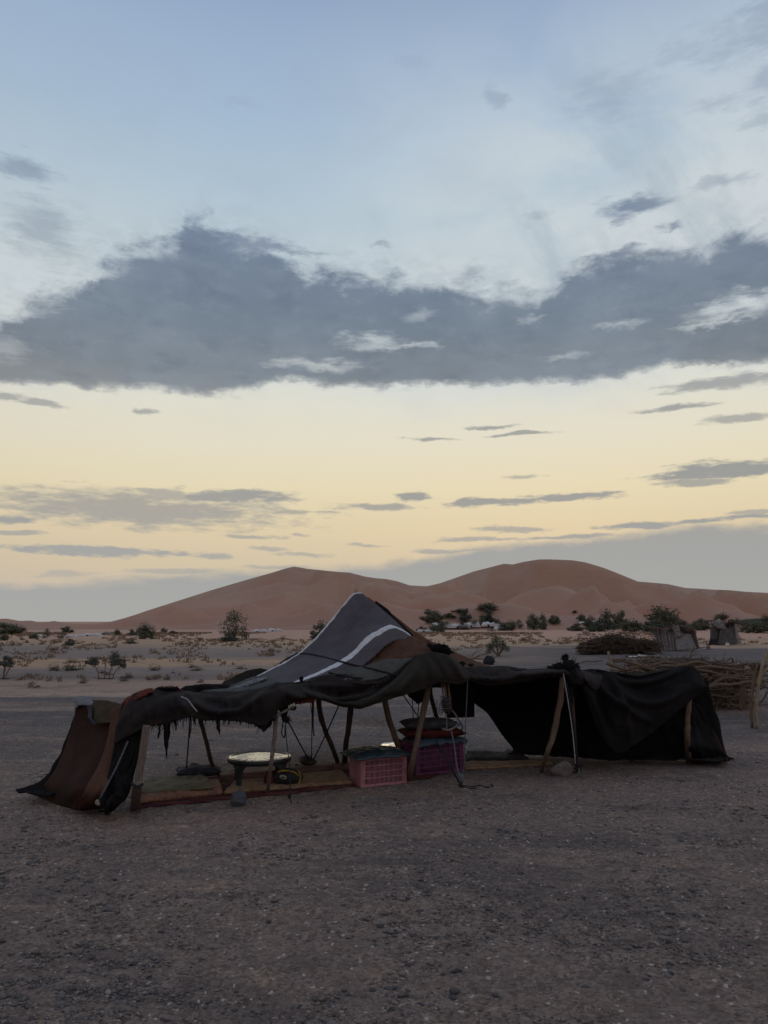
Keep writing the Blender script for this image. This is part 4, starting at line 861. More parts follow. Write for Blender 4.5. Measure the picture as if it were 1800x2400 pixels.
v, f = rock(.026, .02, .03, 17, 2, .8); link_mesh('rope_knot', [x + P(1080, 1840, 6.98) for x in v], f, MATS['rope_dark'], tent)
v, f = rock(.03, .025, .05, 18, 2, .8); link_mesh('rope_knot', [x + P(1080, 1824, 6.97) for x in v], f, MATS['rope_grey'], tent)
v, f = rock(.02, .016, .022, 19, 2, .8); link_mesh('rope_knot', [x + P(679, 1866, 6.5) for x in v], f, MATS['rope_dark'], tent)
v, f = rock(.02, .02, .028, 20, 2, .8); link_mesh('rope_knot', [x + P(229, 1881, 6.03) for x in v], f, MATS['badge_pale'], tent)['label'] = 'pale plastic knotted at the foot of the left rope'
rope([(1084,1842),(1110,1843),(1125,1841),(1140,1845),(1155,1844),(1152,1838)], .006, name='rope_end'); rope([(1084,1844),(1100,1847),(1118,1847)], .005, name='rope_end')
for k in range(6):
    q = random.Random(k + 3); c = (1356, 1800)
    rope([(c[0] + q.uniform(-12, 10), c[1] + q.uniform(-10, 12), 7.68 + q.uniform(-.03, .03)) for _ in range(5)] , .006, 'rope_dark' if k != 2 else 'rope_pale', 'rope_coil')

# ------------------------------------------------------------------ things in and round the tent
def stone(px, py, w, h, m, seed, label, dep=.8, z=.3, cat='stone'):
    g = G(px, py); k = g.y / F; v, f = rock(w * k / 2, w * k / 2 * dep, h * k / 2, seed, 3)
    zz = h * k / 2 * (1 - z) + gz(g.x, g.y); o = link_mesh('rock' if cat == 'stone' else cat, v, f, MATS[m], loc=(g.x, g.y + w * k * .3, zz), smooth=False); return tag(o, label, cat)
stone(556, 1891, 37, 42, 'rock_blue', 4, 'dark blue grey angular rock in front of the mattresses')
stone(1320, 1820, 54, 40, 'rock_tan', 9, 'tan rock holding the white guy rope at the tent front', .6)
stone(718, 1794, 46, 24, 'rock_brown', 12, 'brown rock under the crossed rear guy ropes')
stone(1066, 2332, 26, 14, 'rock_brown', 14, 'small brown stone in the lower right foreground gravel'); stone(1163, 2340, 18, 8, 'rock_blue', 15, 'small flat grey stone near the bottom edge right of centre')
stone(712, 1996, 14, 9, 'rock_tan', 16, 'small tan pebble lying alone on gravel below the tent')
g = G(440, 1817); sk = thing('anchor_sack', 'low dark sack weighing down a rear guy rope at left', 'sack', (g.x, g.y, 0))
v, f = rock(.135, .08, .055, 22, 3, .6); link_mesh('sack_body', v, f, MATS['sack'], sk, loc=(0, .05, .04)); v, f = rock(.06, .05, .03, 23, 3, .6); link_mesh('sack_neck', v, f, MATS['sack'], sk, loc=(.06, .03, .085))
def slab(name, corners, z0, h, m, label, cat, seed, parts=None, lump=.012, nu=40, nv=14):
    A = [G(*c) for c in corners]                       # front-left, front-right, back-right, back-left
    c0 = sum(A, Vector()) / 4; root = thing(name, label, cat, (c0.x, c0.y, 0)); V, Fc = [], []
    N = nu + 1
    for side in (1, 0):
        for j in range(nv + 1):
            for i in range(N):
                u, w_ = i / nu, j / nv
                p = A[0].lerp(A[1], u).lerp(A[3].lerp(A[2], u), w_) - c0; p.z = 0
                e = min(min(u * nu, (1 - u) * nu), min(w_ * nv, (1 - w_) * nv)); rr = min(1, .55 + e * .3)
                zz = z0 + (h * rr + lump * noise.noise(Vector((p.x * 6, p.y * 6, seed))) + lump * .6 * noise.noise(Vector((p.x * 17, p.y * 17, seed))) if side else 0.0)
                V.append((p.x + .01 * noise.noise(Vector((p.x * 9, p.y * 9, 1))), p.y + .015 * noise.noise(Vector((p.x * 7, p.y * 7, 4))), zz))
    off = N * (nv + 1)
    for j in range(nv):
        for i in range(nu): a = j * N + i; Fc.append((a, a + 1, a + N + 1, a + N)); Fc.append((off + a, off + a + N, off + a + N + 1, off + a + 1))
    for i in range(nu): Fc.append((off + i, off + i + 1, i + 1, i)); a = nv * N + i; Fc.append((a, a + 1, off + a + 1, off + a))
    for j in range(nv): a = j * N; Fc.append((a, a + N, off + a + N, off + a)); a = j * N + nu; Fc.append((off + a, off + a + N, a + N, a))
    top = link_mesh(parts or 'foam', V, Fc, MATS[m], root, loc=(0, 0, 0), smooth=True)
    return root
rg = slab('rug', [(322,1896),(700,1860),(800,1790),(470,1824)], .006, .010, 'rug', 'worn dark red rug under the left mattresses', 'rug', 1, 'rug_cloth', .006)
rg2 = slab('rug', [(700,1858),(1010,1826),(1090,1782),(800,1790)], .006, .010, 'rug', 'worn red rug running behind the pink crates', 'rug', 2, 'rug_cloth', .006)
m1 = slab('mattress', [(322,1888),(522,1866),(512,1838),(330,1850)], .016, .055, 'foam_side', 'orange brown foam mattress at the left front corner of the tent', 'mattress', 3, 'foam')
m2 = slab('mattress', [(524,1866),(826,1841),(800,1814),(548,1842)], .016, .042, 'foam_ochre', 'long thin ochre foam mattress between the dark rock and the pink crate', 'mattress', 4, 'foam')
m3 = slab('blanket', [(330,1880),(500,1868),(478,1835),(336,1850)], .072, .022, 'foam_olive', 'crumpled olive yellow blanket on the left mattress', 'blanket', 5, 'blanket_cloth', .022)
m4 = slab('mattress', [(1088,1806),(1296,1794),(1290,1784),(1090,1790)], .004, .028, 'foam_ochre', 'ochre foam mattress right of the purple crate', 'mattress', 6, 'foam')
m5 = slab('blanket', [(1092,1788),(1240,1782),(1210,1764),(1095,1768)], .012, .03, 'sack', 'dark crumpled blanket behind the right mattress', 'blanket', 7, 'blanket_cloth', .03)
m6 = slab('blanket', [(775,1812),(822,1812),(822,1792),(790,1792)], .012, .018, 'cushion_red', 'small red cloth at the foot of the rear poles', 'blanket', 8, 'blanket_cloth', .01)
def pillow(name, c, sx, sy, sz, rz, m, label, cat='cushion', seed=0, tilt=0.0, part='cushion_cover'):
    n = 20; V, Fc = [], []
    for s in (1, -1):
        for j in range(n + 1):
            for i in range(n + 1):
                u, w_ = i / n * 2 - 1, j / n * 2 - 1
                k = (1 - abs(u) ** 2.6) * (1 - abs(w_) ** 2.6); pin = 1 - .10 * (1 - u * u) * abs(w_) ** 6 ; pin2 = 1 - .10 * (1 - w_ * w_) * abs(u) ** 6
                z = s * sz / 2 * max(k, 0) ** .5 + sz * .08 * noise.noise(Vector((u * 2.5, w_ * 2.5, seed + s)))
                V.append((u * sx / 2 * pin2, w_ * sy / 2 * pin, z))
    o_ = (n + 1) ** 2
    for j in range(n):
        for i in range(n): a = j * (n + 1) + i; Fc.append((a, a + 1, a + n + 2, a + n + 1)); Fc.append((o_ + a, o_ + a + n + 1, o_ + a + n + 2, o_ + a + 1))
    root = thing(name, label, cat, c, rz); root.rotation_euler = (tilt, 0, rz); link_mesh(part, V, Fc, MATS[m], root, loc=(0, 0, 0)); return root
g = G(462, 1836); pillow('pillow', (g.x, g.y + .06, .105), .44, .26, .10, .25, 'pillow_dark', 'flat dark grey pillow on the left mattress beside a pole', 'pillow', 1)
# round black cushion with yellow and red trim
g = G(662, 1853); bg_ = thing('cushion', 'round black cushion with yellow piping and red edge', 'cushion', (g.x, g.y + .12, .085), .2)
v, f = rock(.175, .11, .085, 70, 3, .05)
import bmesh
def uvs(rx, ry, rz, nu=28, nv=16, pw=1.0):
    V, Fc = [], []
    for j in range(nv + 1):
        for i in range(nu): a, b = 2 * math.pi * i / nu, math.pi * j / nv; V.append((rx * math.sin(b) * math.cos(a), ry * math.sin(b) * math.sin(a), rz * math.cos(b)))
    for j in range(nv):
        for i in range(nu): k = (i + 1) % nu; Fc.append((j * nu + i, j * nu + k, (j + 1) * nu + k, (j + 1) * nu + i)[::-1])
    return V, Fc
v, f = uvs(.17, .12, .085); link_mesh('cushion_cover', v, f, MATS['cushion_black'], bg_, loc=(.01, 0, .01))
v, f = tube([Vector((math.cos(a) * .135 - .005, -.068 - .02 * math.sin(a), math.sin(a) * .075 + .012)) for a in np.linspace(.1, 2.1, 9)], .009, 6, 18); link_mesh('piping', v, f, MATS['cushion_yellow'], bg_, loc=(.0, 0, .0))
v, f = tube([Vector((.10 + .03 * math.cos(a), -.075, .02 + .06 * math.sin(a))) for a in np.linspace(-1.2, 1.4, 7)], .008, 6, 14); link_mesh('piping', v, f, MATS['cushion_yellow'], bg_, loc=(.015, 0, .0))
v, f = uvs(.06, .10, .075); link_mesh('side_panel', v, f, MATS['cushion_red'], bg_, loc=(-.135, .0, .0))
v, f = uvs(.034, .008, .020, 20, 8); o = link_mesh('badge', v, f, MATS['badge_pale'], bg_, loc=(-.02, -.118, .035)); o.rotation_euler = (-.35, .2, 0)
v, f = uvs(.016, .006, .008, 16, 8); o = link_mesh('badge_mark', v, f, MATS['cushion_black'], bg_, loc=(-.02, -.126, .034)); o.rotation_euler = (-.35, .2, 0)

def table(loc, rz, label, zs=1.0):
    root = thing('low_table', label, 'table', loc, rz); root.scale = (1, 1, zs); H, Rr = .26, .305; rimp = [(Rr - .014, H + .001), (Rr - .010, H + .003), (Rr - .004, H + .002), (Rr, H - .003), (Rr, H - .034), (Rr - .008, H - .036), (Rr - .014, H - .012), (Rr - .014, H + .001)]; prof = [(0, H), (.10, H), (.2, H - .001), (Rr - .03, H - .001), (Rr - .024, H + .003), (Rr - .0142, H + .002), (Rr - .0142, H - .012), (0, H - .012)]
    n = 56; V = [(r * math.cos(2 * math.pi * i / n), r * math.sin(2 * math.pi * i / n), z) for r, z in prof for i in range(n)]
    Fc = [(a * n + i, (a + 1) * n + i, (a + 1) * n + (i + 1) % n, a * n + (i + 1) % n) for a in range(len(prof) - 1) for i in range(n)]
    top = link_mesh('table_top', V, Fc, MATS['table_top'], root, loc=(0, 0, 0)); b = top.modifiers.new('b', 'EDGE_SPLIT'); b.split_angle = R(35)
    Vr = [(r * math.cos(2 * math.pi * i / n), r * math.sin(2 * math.pi * i / n), z) for r, z in rimp for i in range(n)]; Fr = [(a * n + i, (a + 1) * n + i, (a + 1) * n + (i + 1) % n, a * n + (i + 1) % n) for a in range(len(rimp) - 1) for i in range(n)]
    link_mesh('rim', Vr, Fr, MATS['table_leg'], root, loc=(0, 0, 0))
    # raised petals in the moulded top
    for k in range(16):
        a = 2 * math.pi * k / 16; rr = .17; e = box(rr, 0, H + .0005, .10, .016, .003, Matrix.Rotation(a, 4, 'Z')); link_mesh('moulded_rib', e[0], e[1], MATS['table_top'], root, smooth=False, loc=(0, 0, 0))
    # deep apron with an arch between the legs
    n = 96; V = []
    for i in range(n):
        a = 2 * math.pi * i / n; q_ = abs(((a / (math.pi / 2) + .5) % 1) - .5) * 2     # 0 at a leg, 1 between
        low = H - .045 - .13 * max(0, 1 - q_ * 2.2) ** 2
        for (r, z) in ((Rr - .012, H - .014), (Rr - .014, low), (Rr - .034, low), (Rr - .034, H - .014)): V.append((r * math.cos(a), r * math.sin(a), z))
    Fc = [(i * 4 + k, ((i + 1) % n) * 4 + k, ((i + 1) % n) * 4 + (k + 1) % 4, i * 4 + (k + 1) % 4) for i in range(n) for k in range(4)]
    link_mesh('apron', V, Fc, MATS['table_leg'], root, smooth=False, loc=(0, 0, 0))
    for k in range(4):
        V, Fc = [], []; rows = 8
        for j in range(rows + 1):
            t = j / rows; z = (H - .05) * (1 - t); w = .055 * (1 - t) + .034 * t; rr = Rr - .02 + .012 * t; d = .028 * (1 - t) + .022 * t
            for (sx, sy) in ((0, -1), (0, 1), (-1, 1), (-1, -1)): V.append((rr + sx * d, sy * w / 2 * 1.4, z))
        Fc = [(j * 4 + m, j * 4 + (m + 1) % 4, j * 4 + 4 + (m + 1) % 4, j * 4 + 4 + m) for j in range(rows) for m in range(4)] + [(0, 1, 2, 3), (rows * 4 + 3, rows * 4 + 2, rows * 4 + 1, rows * 4)]
        M_ = Matrix.Rotation(math.pi / 2 * k, 4, 'Z'); o = link_mesh('leg', [M_ @ Vector(q_) for q_ in V], Fc, MATS['table_leg'], root, smooth=False, loc=(0, 0, 0)); b = o.modifiers.new('b', 'BEVEL'); b.width = .005
    return root
table((-1.20, 7.40, .012), R(238), 'round low plastic table with dark legs standing on the left rug')
table((.262, 8.3, .008), R(205), 'round low plastic table half hidden behind the two crates', .86)

def crate(loc, rz, L_, D_, H_, m, label):
    root = thing('plastic_crate', label, 'crate', loc, rz); t = .010
    def wall(l, n, rows):
        ps = []; z0, z1 = .022, H_ - .03
        ps.append(box(0, 0, .011, l, t, .022)); ps.append(box(0, 0, H_ - .02, l, t, .04))
        post = .045
        for s in (-1, 1): ps.append(box(s * (l / 2 - post / 2), 0, H_ / 2, post, t * .9, H_ - .01))
        for k in range(n + 1): ps.append(box(-l / 2 + post + (l - 2 * post) * k / n, 0, (z0 + z1) / 2, .0075, t * .8, z1 - z0))
        for k in range(n):
            for f_ in (.27, .5, .73): c = -l / 2 + post + (l - 2 * post) * (k + f_) / n; ps.append(box(c, .001, (z0 + z1) / 2, .0036, t * .4, z1 - z0))
        for k in range(1, rows): ps.append(box(0, 0, z0 + (z1 - z0) * k / rows, l - post, t * 1.1, .008))
        for k in range(3): ps.append(box(-l / 2 + .008 + k * .013, -t * .5, H_ / 2, .004, t * .5, H_ - .05)); ps.append(box(l / 2 - .008 - k * .013, -t * .5, H_ / 2, .004, t * .5, H_ - .05))
        return flat(*ps)
    for (l, cx, cy, a) in ((L_, 0, 0, 0), (L_, 0, D_, math.pi), (D_ - .012, -L_ / 2 + t / 2, D_ / 2, -math.pi / 2), (D_ - .012, L_ / 2 - t / 2, D_ / 2, math.pi / 2)):
        v, f = wall(l, 8 if l == L_ else 5, 5 if H_ > .3 else 4); M_ = Matrix.Translation((cx, cy, 0)) @ Matrix.Rotation(a, 4, 'Z'); link_mesh('side_panel', [M_ @ Vector(p) for p in v], f, MATS[m], root, smooth=False, loc=(0, 0, 0))
    ps = [box(0, -.004, H_, L_ + .018, .022, .012), box(0, D_ + .004, H_, L_ + .018, .022, .012), box(-L_ / 2, D_ / 2, H_ - .001, .02, D_, .012), box(L_ / 2, D_ / 2, H_ - .001, .02, D_, .012)]
    v, f = flat(*ps); o = link_mesh('rim', v, f, MATS[m], root, smooth=False, loc=(0, 0, 0)); b = o.modifiers.new('b', 'BEVEL'); b.width = .003
    v, f = box(0, D_ / 2, .014, L_ - .02, D_ - .02, .008); link_mesh('base', v, f, MATS[m], root, smooth=False, loc=(0, 0, 0))
    v, f = rock(L_ * .55, D_ * .52, H_ * .5, 5, 3, .12); v = [Vector((max(-L_ * .46, min(L_ * .46, q_.x)), max(-D_ * .42, min(D_ * .42, q_.y)), max(-H_ * .4, min(H_ * .42, q_.z)))) for q_ in v]; link_mesh('crate_filler', v, f, MATS['crate_fill'], root, loc=(0, D_ / 2, H_ * .46))  # added filler, its colour keeps the lattice openings from reading too dark
    return root
a, b = G(846, 1847), G(952, 1836); ang = math.atan2(b.y - a.y, b.x - a.x); mid = (a + b) / 2
crate((mid.x, mid.y, .004), ang, (b - a).length + .01, .27, .275, 'crate_pink', 'pink plastic crate with lattice sides under a dark teal sheet')
cr1 = (mid.copy(), ang)
def sheet(name, c, sx, sy, rz, drop, bump_, m, label, cat, seed, cx=0, cy=0):
    n, k = 44, 30; V, Fc = [], []
    for j in range(k + 1):
        for i in range(n + 1):
            u, w_ = (i / n * 2 - 1), (j / k * 2 - 1); x, y = u * sx / 2, w_ * sy / 2
            e = max(abs(u) - .82, abs(w_) - .76, 0) / .22
            z = bump_ * (1 - abs(u) ** 2) * (1 - abs(w_) ** 2) ** .7 - drop * min(e, 1.2) ** 1.3 * (1 + .6 * noise.noise(Vector((u * 4, w_ * 4, seed)))) + .012 * noise.noise(Vector((u * 3.5, w_ * 3, seed))) + .006 * noise.noise(Vector((u * 11, w_ * 8, seed)))
            V.append((x * (1 + .05 * noise.noise(Vector((u * 2, w_ * 3, seed + 4)))), y, z))
    for j in range(k):
        for i in range(n): a_ = j * (n + 1) + i; Fc.append((a_, a_ + 1, a_ + n + 2, a_ + n + 1))
    root = thing(name, label, cat, c, rz); o = link_mesh('sheet_cloth', V, Fc, MATS[m], root, loc=(0, 0, 0)); md = o.modifiers.new('s', 'SOLIDIFY'); md.thickness = .008; md.offset = 1; return root
nrm = Vector((-math.sin(ang), math.cos(ang), 0)); c = cr1[0] + nrm * .135
sheet('plastic_sheet', (c.x - .02, c.y - .01, .292), .60, .42, ang, .022, .040, 'tarp_teal', 'dark teal plastic sheet draped over the pink crate', 'sheet', 2)
a = G(974, 1821); ang2 = R(30); L2 = .60; dirv = Vector((math.cos(ang2), math.sin(ang2), 0)); mid2 = a + dirv * L2 / 2; nr2 = Vector((-math.sin(ang2), math.cos(ang2), 0))
crate((mid2.x, mid2.y, .004), ang2, L2, .32, .325, 'crate_purple', 'deep purple plastic crate with two cushions stacked on it')
c2 = mid2 + nr2 * .16
sheet('plastic_sheet', (c2.x + .02, c2.y, .343), .64, .36, ang2, .04, .012, 'tarp_blue', 'dull blue plastic sheet between purple crate and red cushion', 'sheet', 3)
pillow('cushion', (c2.x, c2.y - .02, .405), .70, .40, .105, .20, 'cushion_red', 'flat dark red cushion under a grey one on the purple crate', 'cushion', 3)
pillow('cushion', (c2.x - .02, c2.y - .02, .490), .62, .38, .11, .15, 'cushion_grey', 'flat dark grey cushion on top of the red cushion', 'cushion', 4)

# ------------------------------------------------------------------ vegetation
def crown_mesh(name, seed, n=1300, leaf=.035, blobs=9, mat_='leaf', airy=.0, flat_=1.0):
    q = random.Random(seed); B = []
    for k in range(blobs):
        a = q.uniform(0, 6.28); r = q.uniform(.0, .33); z = q.uniform(.18, .78) * (1 - r * .9); B.append((Vector((r * math.cos(a), r * math.sin(a), z)), q.uniform(.13, .25)))
    if not airy:
        for k in range(blobs): a = q.uniform(0, 6.28); r = q.uniform(.05, .36); B.append((Vector((r * math.cos(a), r * math.sin(a), q.uniform(.05, .32))), q.uniform(.12, .2)))
    for k in range(blobs // 2): a = q.uniform(0, 6.28); B.append((Vector((.34 * math.cos(a), .34 * math.sin(a), q.uniform(.12, .35))), q.uniform(.09, .15)))
    V, Fc = [], []
    for i in range(n):
        c, r = q.choice(B); d = Vector((q.gauss(0, 1), q.gauss(0, 1), q.gauss(0, 1))).normalized(); p = c + d * r * (q.random() ** .45) * (1.0 + airy * q.random())
        if p.z < .01: p.z = q.uniform(0, .05)
        s = leaf * q.uniform(.5, 1.3); t1 = Vector((q.gauss(0, 1), q.gauss(0, 1), q.gauss(0, 1))).normalized(); t2 = t1.cross(d + Vector((.01, .02, .03))).normalized()
        b = len(V); V += [p - t1 * s, p + t2 * s * .6, p + t1 * s, p - t2 * s * .6]; Fc.append((b, b + 1, b + 2, b + 3))
    A = np.array([tuple(v) for v in V]); lo_, hi_ = np.percentile(A, 1.5, 0), np.percentile(A, 98.5, 0); A[:, :2] = (A[:, :2] - (lo_ + hi_)[None, :2] / 2) / (hi_ - lo_)[None, :2]; A[:, 2] = (A[:, 2] - lo_[2]) / (hi_ - lo_)[2]
    me = bpy.data.meshes.new(name); me.from_pydata(A.tolist(), [], Fc); me.materials.append(MATS[mat_]); return me
def trunk_mesh(name, seed, n=4, h=.55, spread=.22):
    q = random.Random(seed); V, Fc = [], []
    for k in range(n):
        a = 6.28 * k / n + q.uniform(-.4, .4); e = Vector((spread * math.cos(a), spread * math.sin(a), h * q.uniform(.8, 1.15)))
        v, f = tube([Vector((0, 0, -.03)), Vector((e.x * .25, e.y * .25, e.z * .45)), e], [.028, .018, .008], 5, 7, .15, seed + k); b = len(V); V += v; Fc += [tuple(i + b for i in t) for t in f]
    me = bpy.data.meshes.new(name); me.from_pydata([tuple(v) for v in V], [], Fc); me.materials.append(MATS['dark_pole_wood']); return me
CR = [crown_mesh('crown', s, 2800, .034, 9, 'leaf_dark' if s % 2 else 'leaf') for s in range(6)]
CA = [crown_mesh('crown', 20 + s, 1300, .03, 9, 'leaf', .35) for s in range(3)]
CS = [crown_mesh('foliage', 30 + s, 420, .04, 7, 'scrub_brown', .5) for s in range(3)] + [crown_mesh('foliage', 40 + s, 420, .04, 7, 'scrub_green', .4) for s in range(3)]
TR = [trunk_mesh('trunk', s) for s in range(3)]
def plant(px, py, w, h, label, kind='bush', seed=0, cat=None, group=None, name=None, lo=6.0):
    g = hit(px, py, lo); k = g.y / F
    root = thing(name or ('tree' if kind in ('tree', 'airy') else 'bush'), label, cat or ('tree' if kind in ('tree', 'airy') else 'bush'), (g.x, g.y, g.z - .01), (seed * 1.7) % 6.28, group)
    me = (CR if kind in ('bush', 'tree') else CA if kind == 'airy' else CS[:3] if kind == 'dry' else CS[3:])
    me = me[seed % len(me)]
    root.scale = (w * k * 1.06, w * k * .8, h * k * 1.04)
    o = bpy.data.objects.new('crown', me); C.objects.link(o); o.parent = root
    if kind in ('tree', 'airy'): o.location = (0, 0, .06); o.scale = (1, 1, .94)
    t = bpy.data.objects.new('trunk', TR[seed % 3]); C.objects.link(t); t.parent = root
    return root
PL = [
 (26,1487,62,24,'broad dark bush at the far left edge of the plain','bush'),
 (157,1483,32,13,'small round bush on the sand behind the left white tents','bush'),
 (10,1501,16,14,'small dark bush just below the broad far left bush','bush'),
 (28,1513,52,12,'low spreading green shrub at the left edge of the plain','scrub'),
 (79,1497,18,12,'small bush directly left of the first white tent','bush'),
 (109,1494,18,20,'bush standing between the white tents at far left','airy'),
 (146,1497,20,14,'small airy bush between the left white tents','airy'),
 (163,1513,24,14,'dark shrub alone below the row of left white tents','bush'),
 (275,1489,12,12,'tiny round shrub left of the pair at the foot of the long dune','bush'),
 (308,1490,24,13,'small grey green bush directly left of the taller round bush','bush'),
 (339,1498,42,32,'rounded green bush at the foot of the long left dune slope','bush'),
 (303,1509,40,11,'low green shrub below the rounded bush','scrub'),
 (384,1484,16,11,'small shrub right of the rounded bush','bush'),
 (406,1486,18,7,'low flat shrub right of the rounded bush','bush'),
 (549,1502,74,66,'largest spreading tree on the plain left of the tent peak','airy'),
 (537,1504,38,18,'dark bush growing under the spreading tree','bush'),
 (466,1503,22,8,'low green shrub left of the spreading tree','scrub'),
 (752,1500,42,38,'bush peeking out behind the left slope of the tent roof','bush'),
 (1018,1459,52,27,'broad dark bush on the sand above the right camp','bush'),
 (1052,1447,34,9,'narrow dark bush trailing right of the broad one','bush'),
 (1078,1437,32,9,'thin line of scrub climbing the sand above the camp','bush'),
 (1091,1458,30,28,'upright dark bush behind the white tents','tree'),
 (1142,1432,42,17,'domed dark bush highest on the sand','bush'),
 (1143,1458,44,28,'domed dark bush just below the highest one','bush'),
 (1026,1482,34,22,'dark bush in front of the white tents left','bush'),
 (987,1481,28,11,'low bush next to the tent peak right side','bush'),
 (1047,1476,18,20,'small upright bush between white tents','airy'),
 (1084,1476,28,14,'small bush before the middle white tents','bush'),
 (1110,1470,26,16,'brownish bush amid the right white tents','airy'),
 (1133,1464,18,14,'little dark bush between two right white tents','bush'),
 (1152,1480,20,11,'little green bush below the right white tents','scrub'),
 (1168,1470,20,16,'small bush at the right end of the white tents','bush'),
 (1190,1478,44,19,'low wide green bush right of the white tents','bush'),
 (1216,1472,20,18,'small bush attached to the low wide green bush','airy'),
 (1250,1477,34,34,'tall ragged bush below the right dune','tree'),
 (1272,1477,18,34,'narrow upright bush beside the tall ragged one','tree'),
 (1300,1463,32,19,'small rounded dark bush alone on the dune foot','bush'),
 (1347,1437,12,6,'tiny shrub on the lower slope of the right dune','bush'),
 (1364,1458,24,16,'umbrella shaped crown above the scrub right of centre','tree'),
 (1350,1479,38,16,'low bush under the umbrella shaped crown','bush'),
 (1383,1478,28,30,'ragged bush left of the tallest clump','tree'),
 (1425,1478,52,42,'tall leafy clump above the dark brushwood heap','tree'),
 (1452,1470,26,34,'leafy bush joined to the right of the tall clump','tree'),
 (1402,1481,44,22,'low dark bush at the foot of the tall clump','bush'),
 (1486,1481,50,24,'long low bush between two tall clumps','bush'),
 (1520,1480,40,20,'grey green low bush behind the plank hut','bush'),
 (1555,1468,64,40,'big rounded dark crown behind the huts','bush'),
 (1553,1483,60,20,'low bush beneath the big rounded crown','bush'),
 (1612,1480,44,24,'grey green bush between the two huts','bush'),
 (1645,1478,40,24,'low bush just left of the cloth hut','bush'),
 (1690,1458,28,18,'little round crown rising over the cloth hut','tree'),
 (1738,1482,44,24,'low grey bush right of the cloth hut','scrub'),
 (1775,1484,50,22,'wide low grey bush near the right edge','bush'),
 (1798,1480,36,34,'dark bush cut by the right edge of the photo','bush'),
 (1376,1490,40,12,'low olive shrub left above the brushwood heap','scrub'),
 (1268,1495,16,8,'small green shrub in dry grass below the right camp','scrub'),
 (158,1572,52,11,'low mounded olive shrub on the grey gravel at left','scrub'),
 (362,1572,30,15,'dry brown shrub on the gravel, left of the tent peak','dry'),
 (300,1590,32,13,'dry brown shrub right of the thin stemmed tree','dry'),
 (392,1594,14,14,'small dark dry shrub nearest to the tent at left','dry'),
 (405,1578,9,7,'tiny dry shrub above the small dark one','dry'),
 (462,1572,34,8,'flat dry shrub between the plain and the black roof hump','dry'),
 (240,1577,32,6,'flat dry shrub behind the thin stemmed tree','dry'),
 (565,1568,28,9,'dry shrub just left of the striped roof edge','dry'),
 (530,1600,12,12,'little dry shrub behind the black roof hump','scrub'),
]
rnd.seed(4)
for i, (px, py, w, h, lab, kd) in enumerate(PL): plant(px, py, w, h, lab, kd, i)
# two plants with bare thin stems near the left
def stemmed(px, py, label, stems, sc=1.0):
    g = hit(px, py); k = g.y / F; root = thing('desert_tree', label, 'tree', (g.x, g.y, g.z))
    for i, (dx, dy, cw, ch) in enumerate(stems):
        e = Vector((dx * k, .02 * i, dy * k)); s = Vector((dx * .45 * k, 0, 0))
        v, f = tube([s, s.lerp(e, .5) + Vector((-dx * .15 * k, 0, 0)), e], [.016, .011, .007], 5, 8, .2, i); link_mesh('stem', v, f, MATS['branch_wood'], root, loc=(0, 0, 0))
        for t in range(3):
            q = random.Random(i * 5 + t); b_ = s.lerp(e, .45 + .2 * t); v, f = tube([b_, b_ + Vector((q.uniform(-8, 8) * k, 0, 9 * k)), b_ + Vector((q.uniform(-13, 13) * k, 0, 15 * k))], [.006, .002], 4, 5); link_mesh('twig', v, f, MATS['branch_wood'], root, loc=(0, 0, 0))
        if cw:
            o = bpy.data.objects.new('crown', CR[(i * 2 + 1) % 6]); C.objects.link(o); o.parent = root; o.location = (e.x, e.y, e.z - ch * k * .45); o.scale = (cw * k * 1.1, cw * k, ch * k)
    for t in range(6):
        q = random.Random(50 + t); v, f = tube([Vector((q.uniform(-20, 15) * k, 0, .01)), Vector((q.uniform(-34, 34) * k, .03, .04))], [.008, .003], 4, 4); link_mesh('twig', v, f, MATS['dark_pole_wood'], root, loc=(0, 0, 0))
stemmed(246, 1592, 'three stemmed little tree with small round crowns on bare stems at left', [(-32, 40, 26, 17), (-2, 48, 0, 0), (20, 44, 24, 30), (38, 34, 12, 20)])
stemmed(6, 1592, 'small round crowned tree on bare stems at the left photo edge', [(6, 38, 28, 22), (14, 26, 0, 0), (2, 48, 12, 8)])
# green tree behind the tent with a fallen dead trunk
g = hit(1168, 1538); k = g.y / F; t = thing('tree', 'light green leaning tree behind the middle of the tent', 'tree', (g.x, g.y, g.z))
for i, (dx, dz) in enumerate(((-14, 26), (10, 30), (-2, 36))):
    v, f = tube([Vector((dx * -.3 * k, 0, -.02)), Vector((dx * .9 * k, 0, dz * .5 * k)), Vector((dx * k, 0, dz * k))], [.05, .035, .015], 6, 8, .2, i); link_mesh('trunk', v, f, MATS['branch_wood'], t, loc=(0, 0, 0))
lm = crown_mesh('crown', 91, 1100, .035, 11, 'leaf_light', .5)
for (dx, dz, w, h) in ((-8, 14, 38, 30), (14, 10, 24, 24), (-20, 4, 18, 20)):
    o = bpy.data.objects.new('crown', lm); C.objects.link(o); o.parent = t; o.location = (dx * k, 0, dz * k); o.scale = (w * k * 1.2, w * k, h * k * 1.1); o.rotation_euler = (0, 0, dx)
g = hit(1130, 1556); t = thing('dead_trunk', 'fallen dead trunk with bare grey twigs behind the tent roof', 'dead tree', (g.x, g.y, g.z)); k = g.y / F
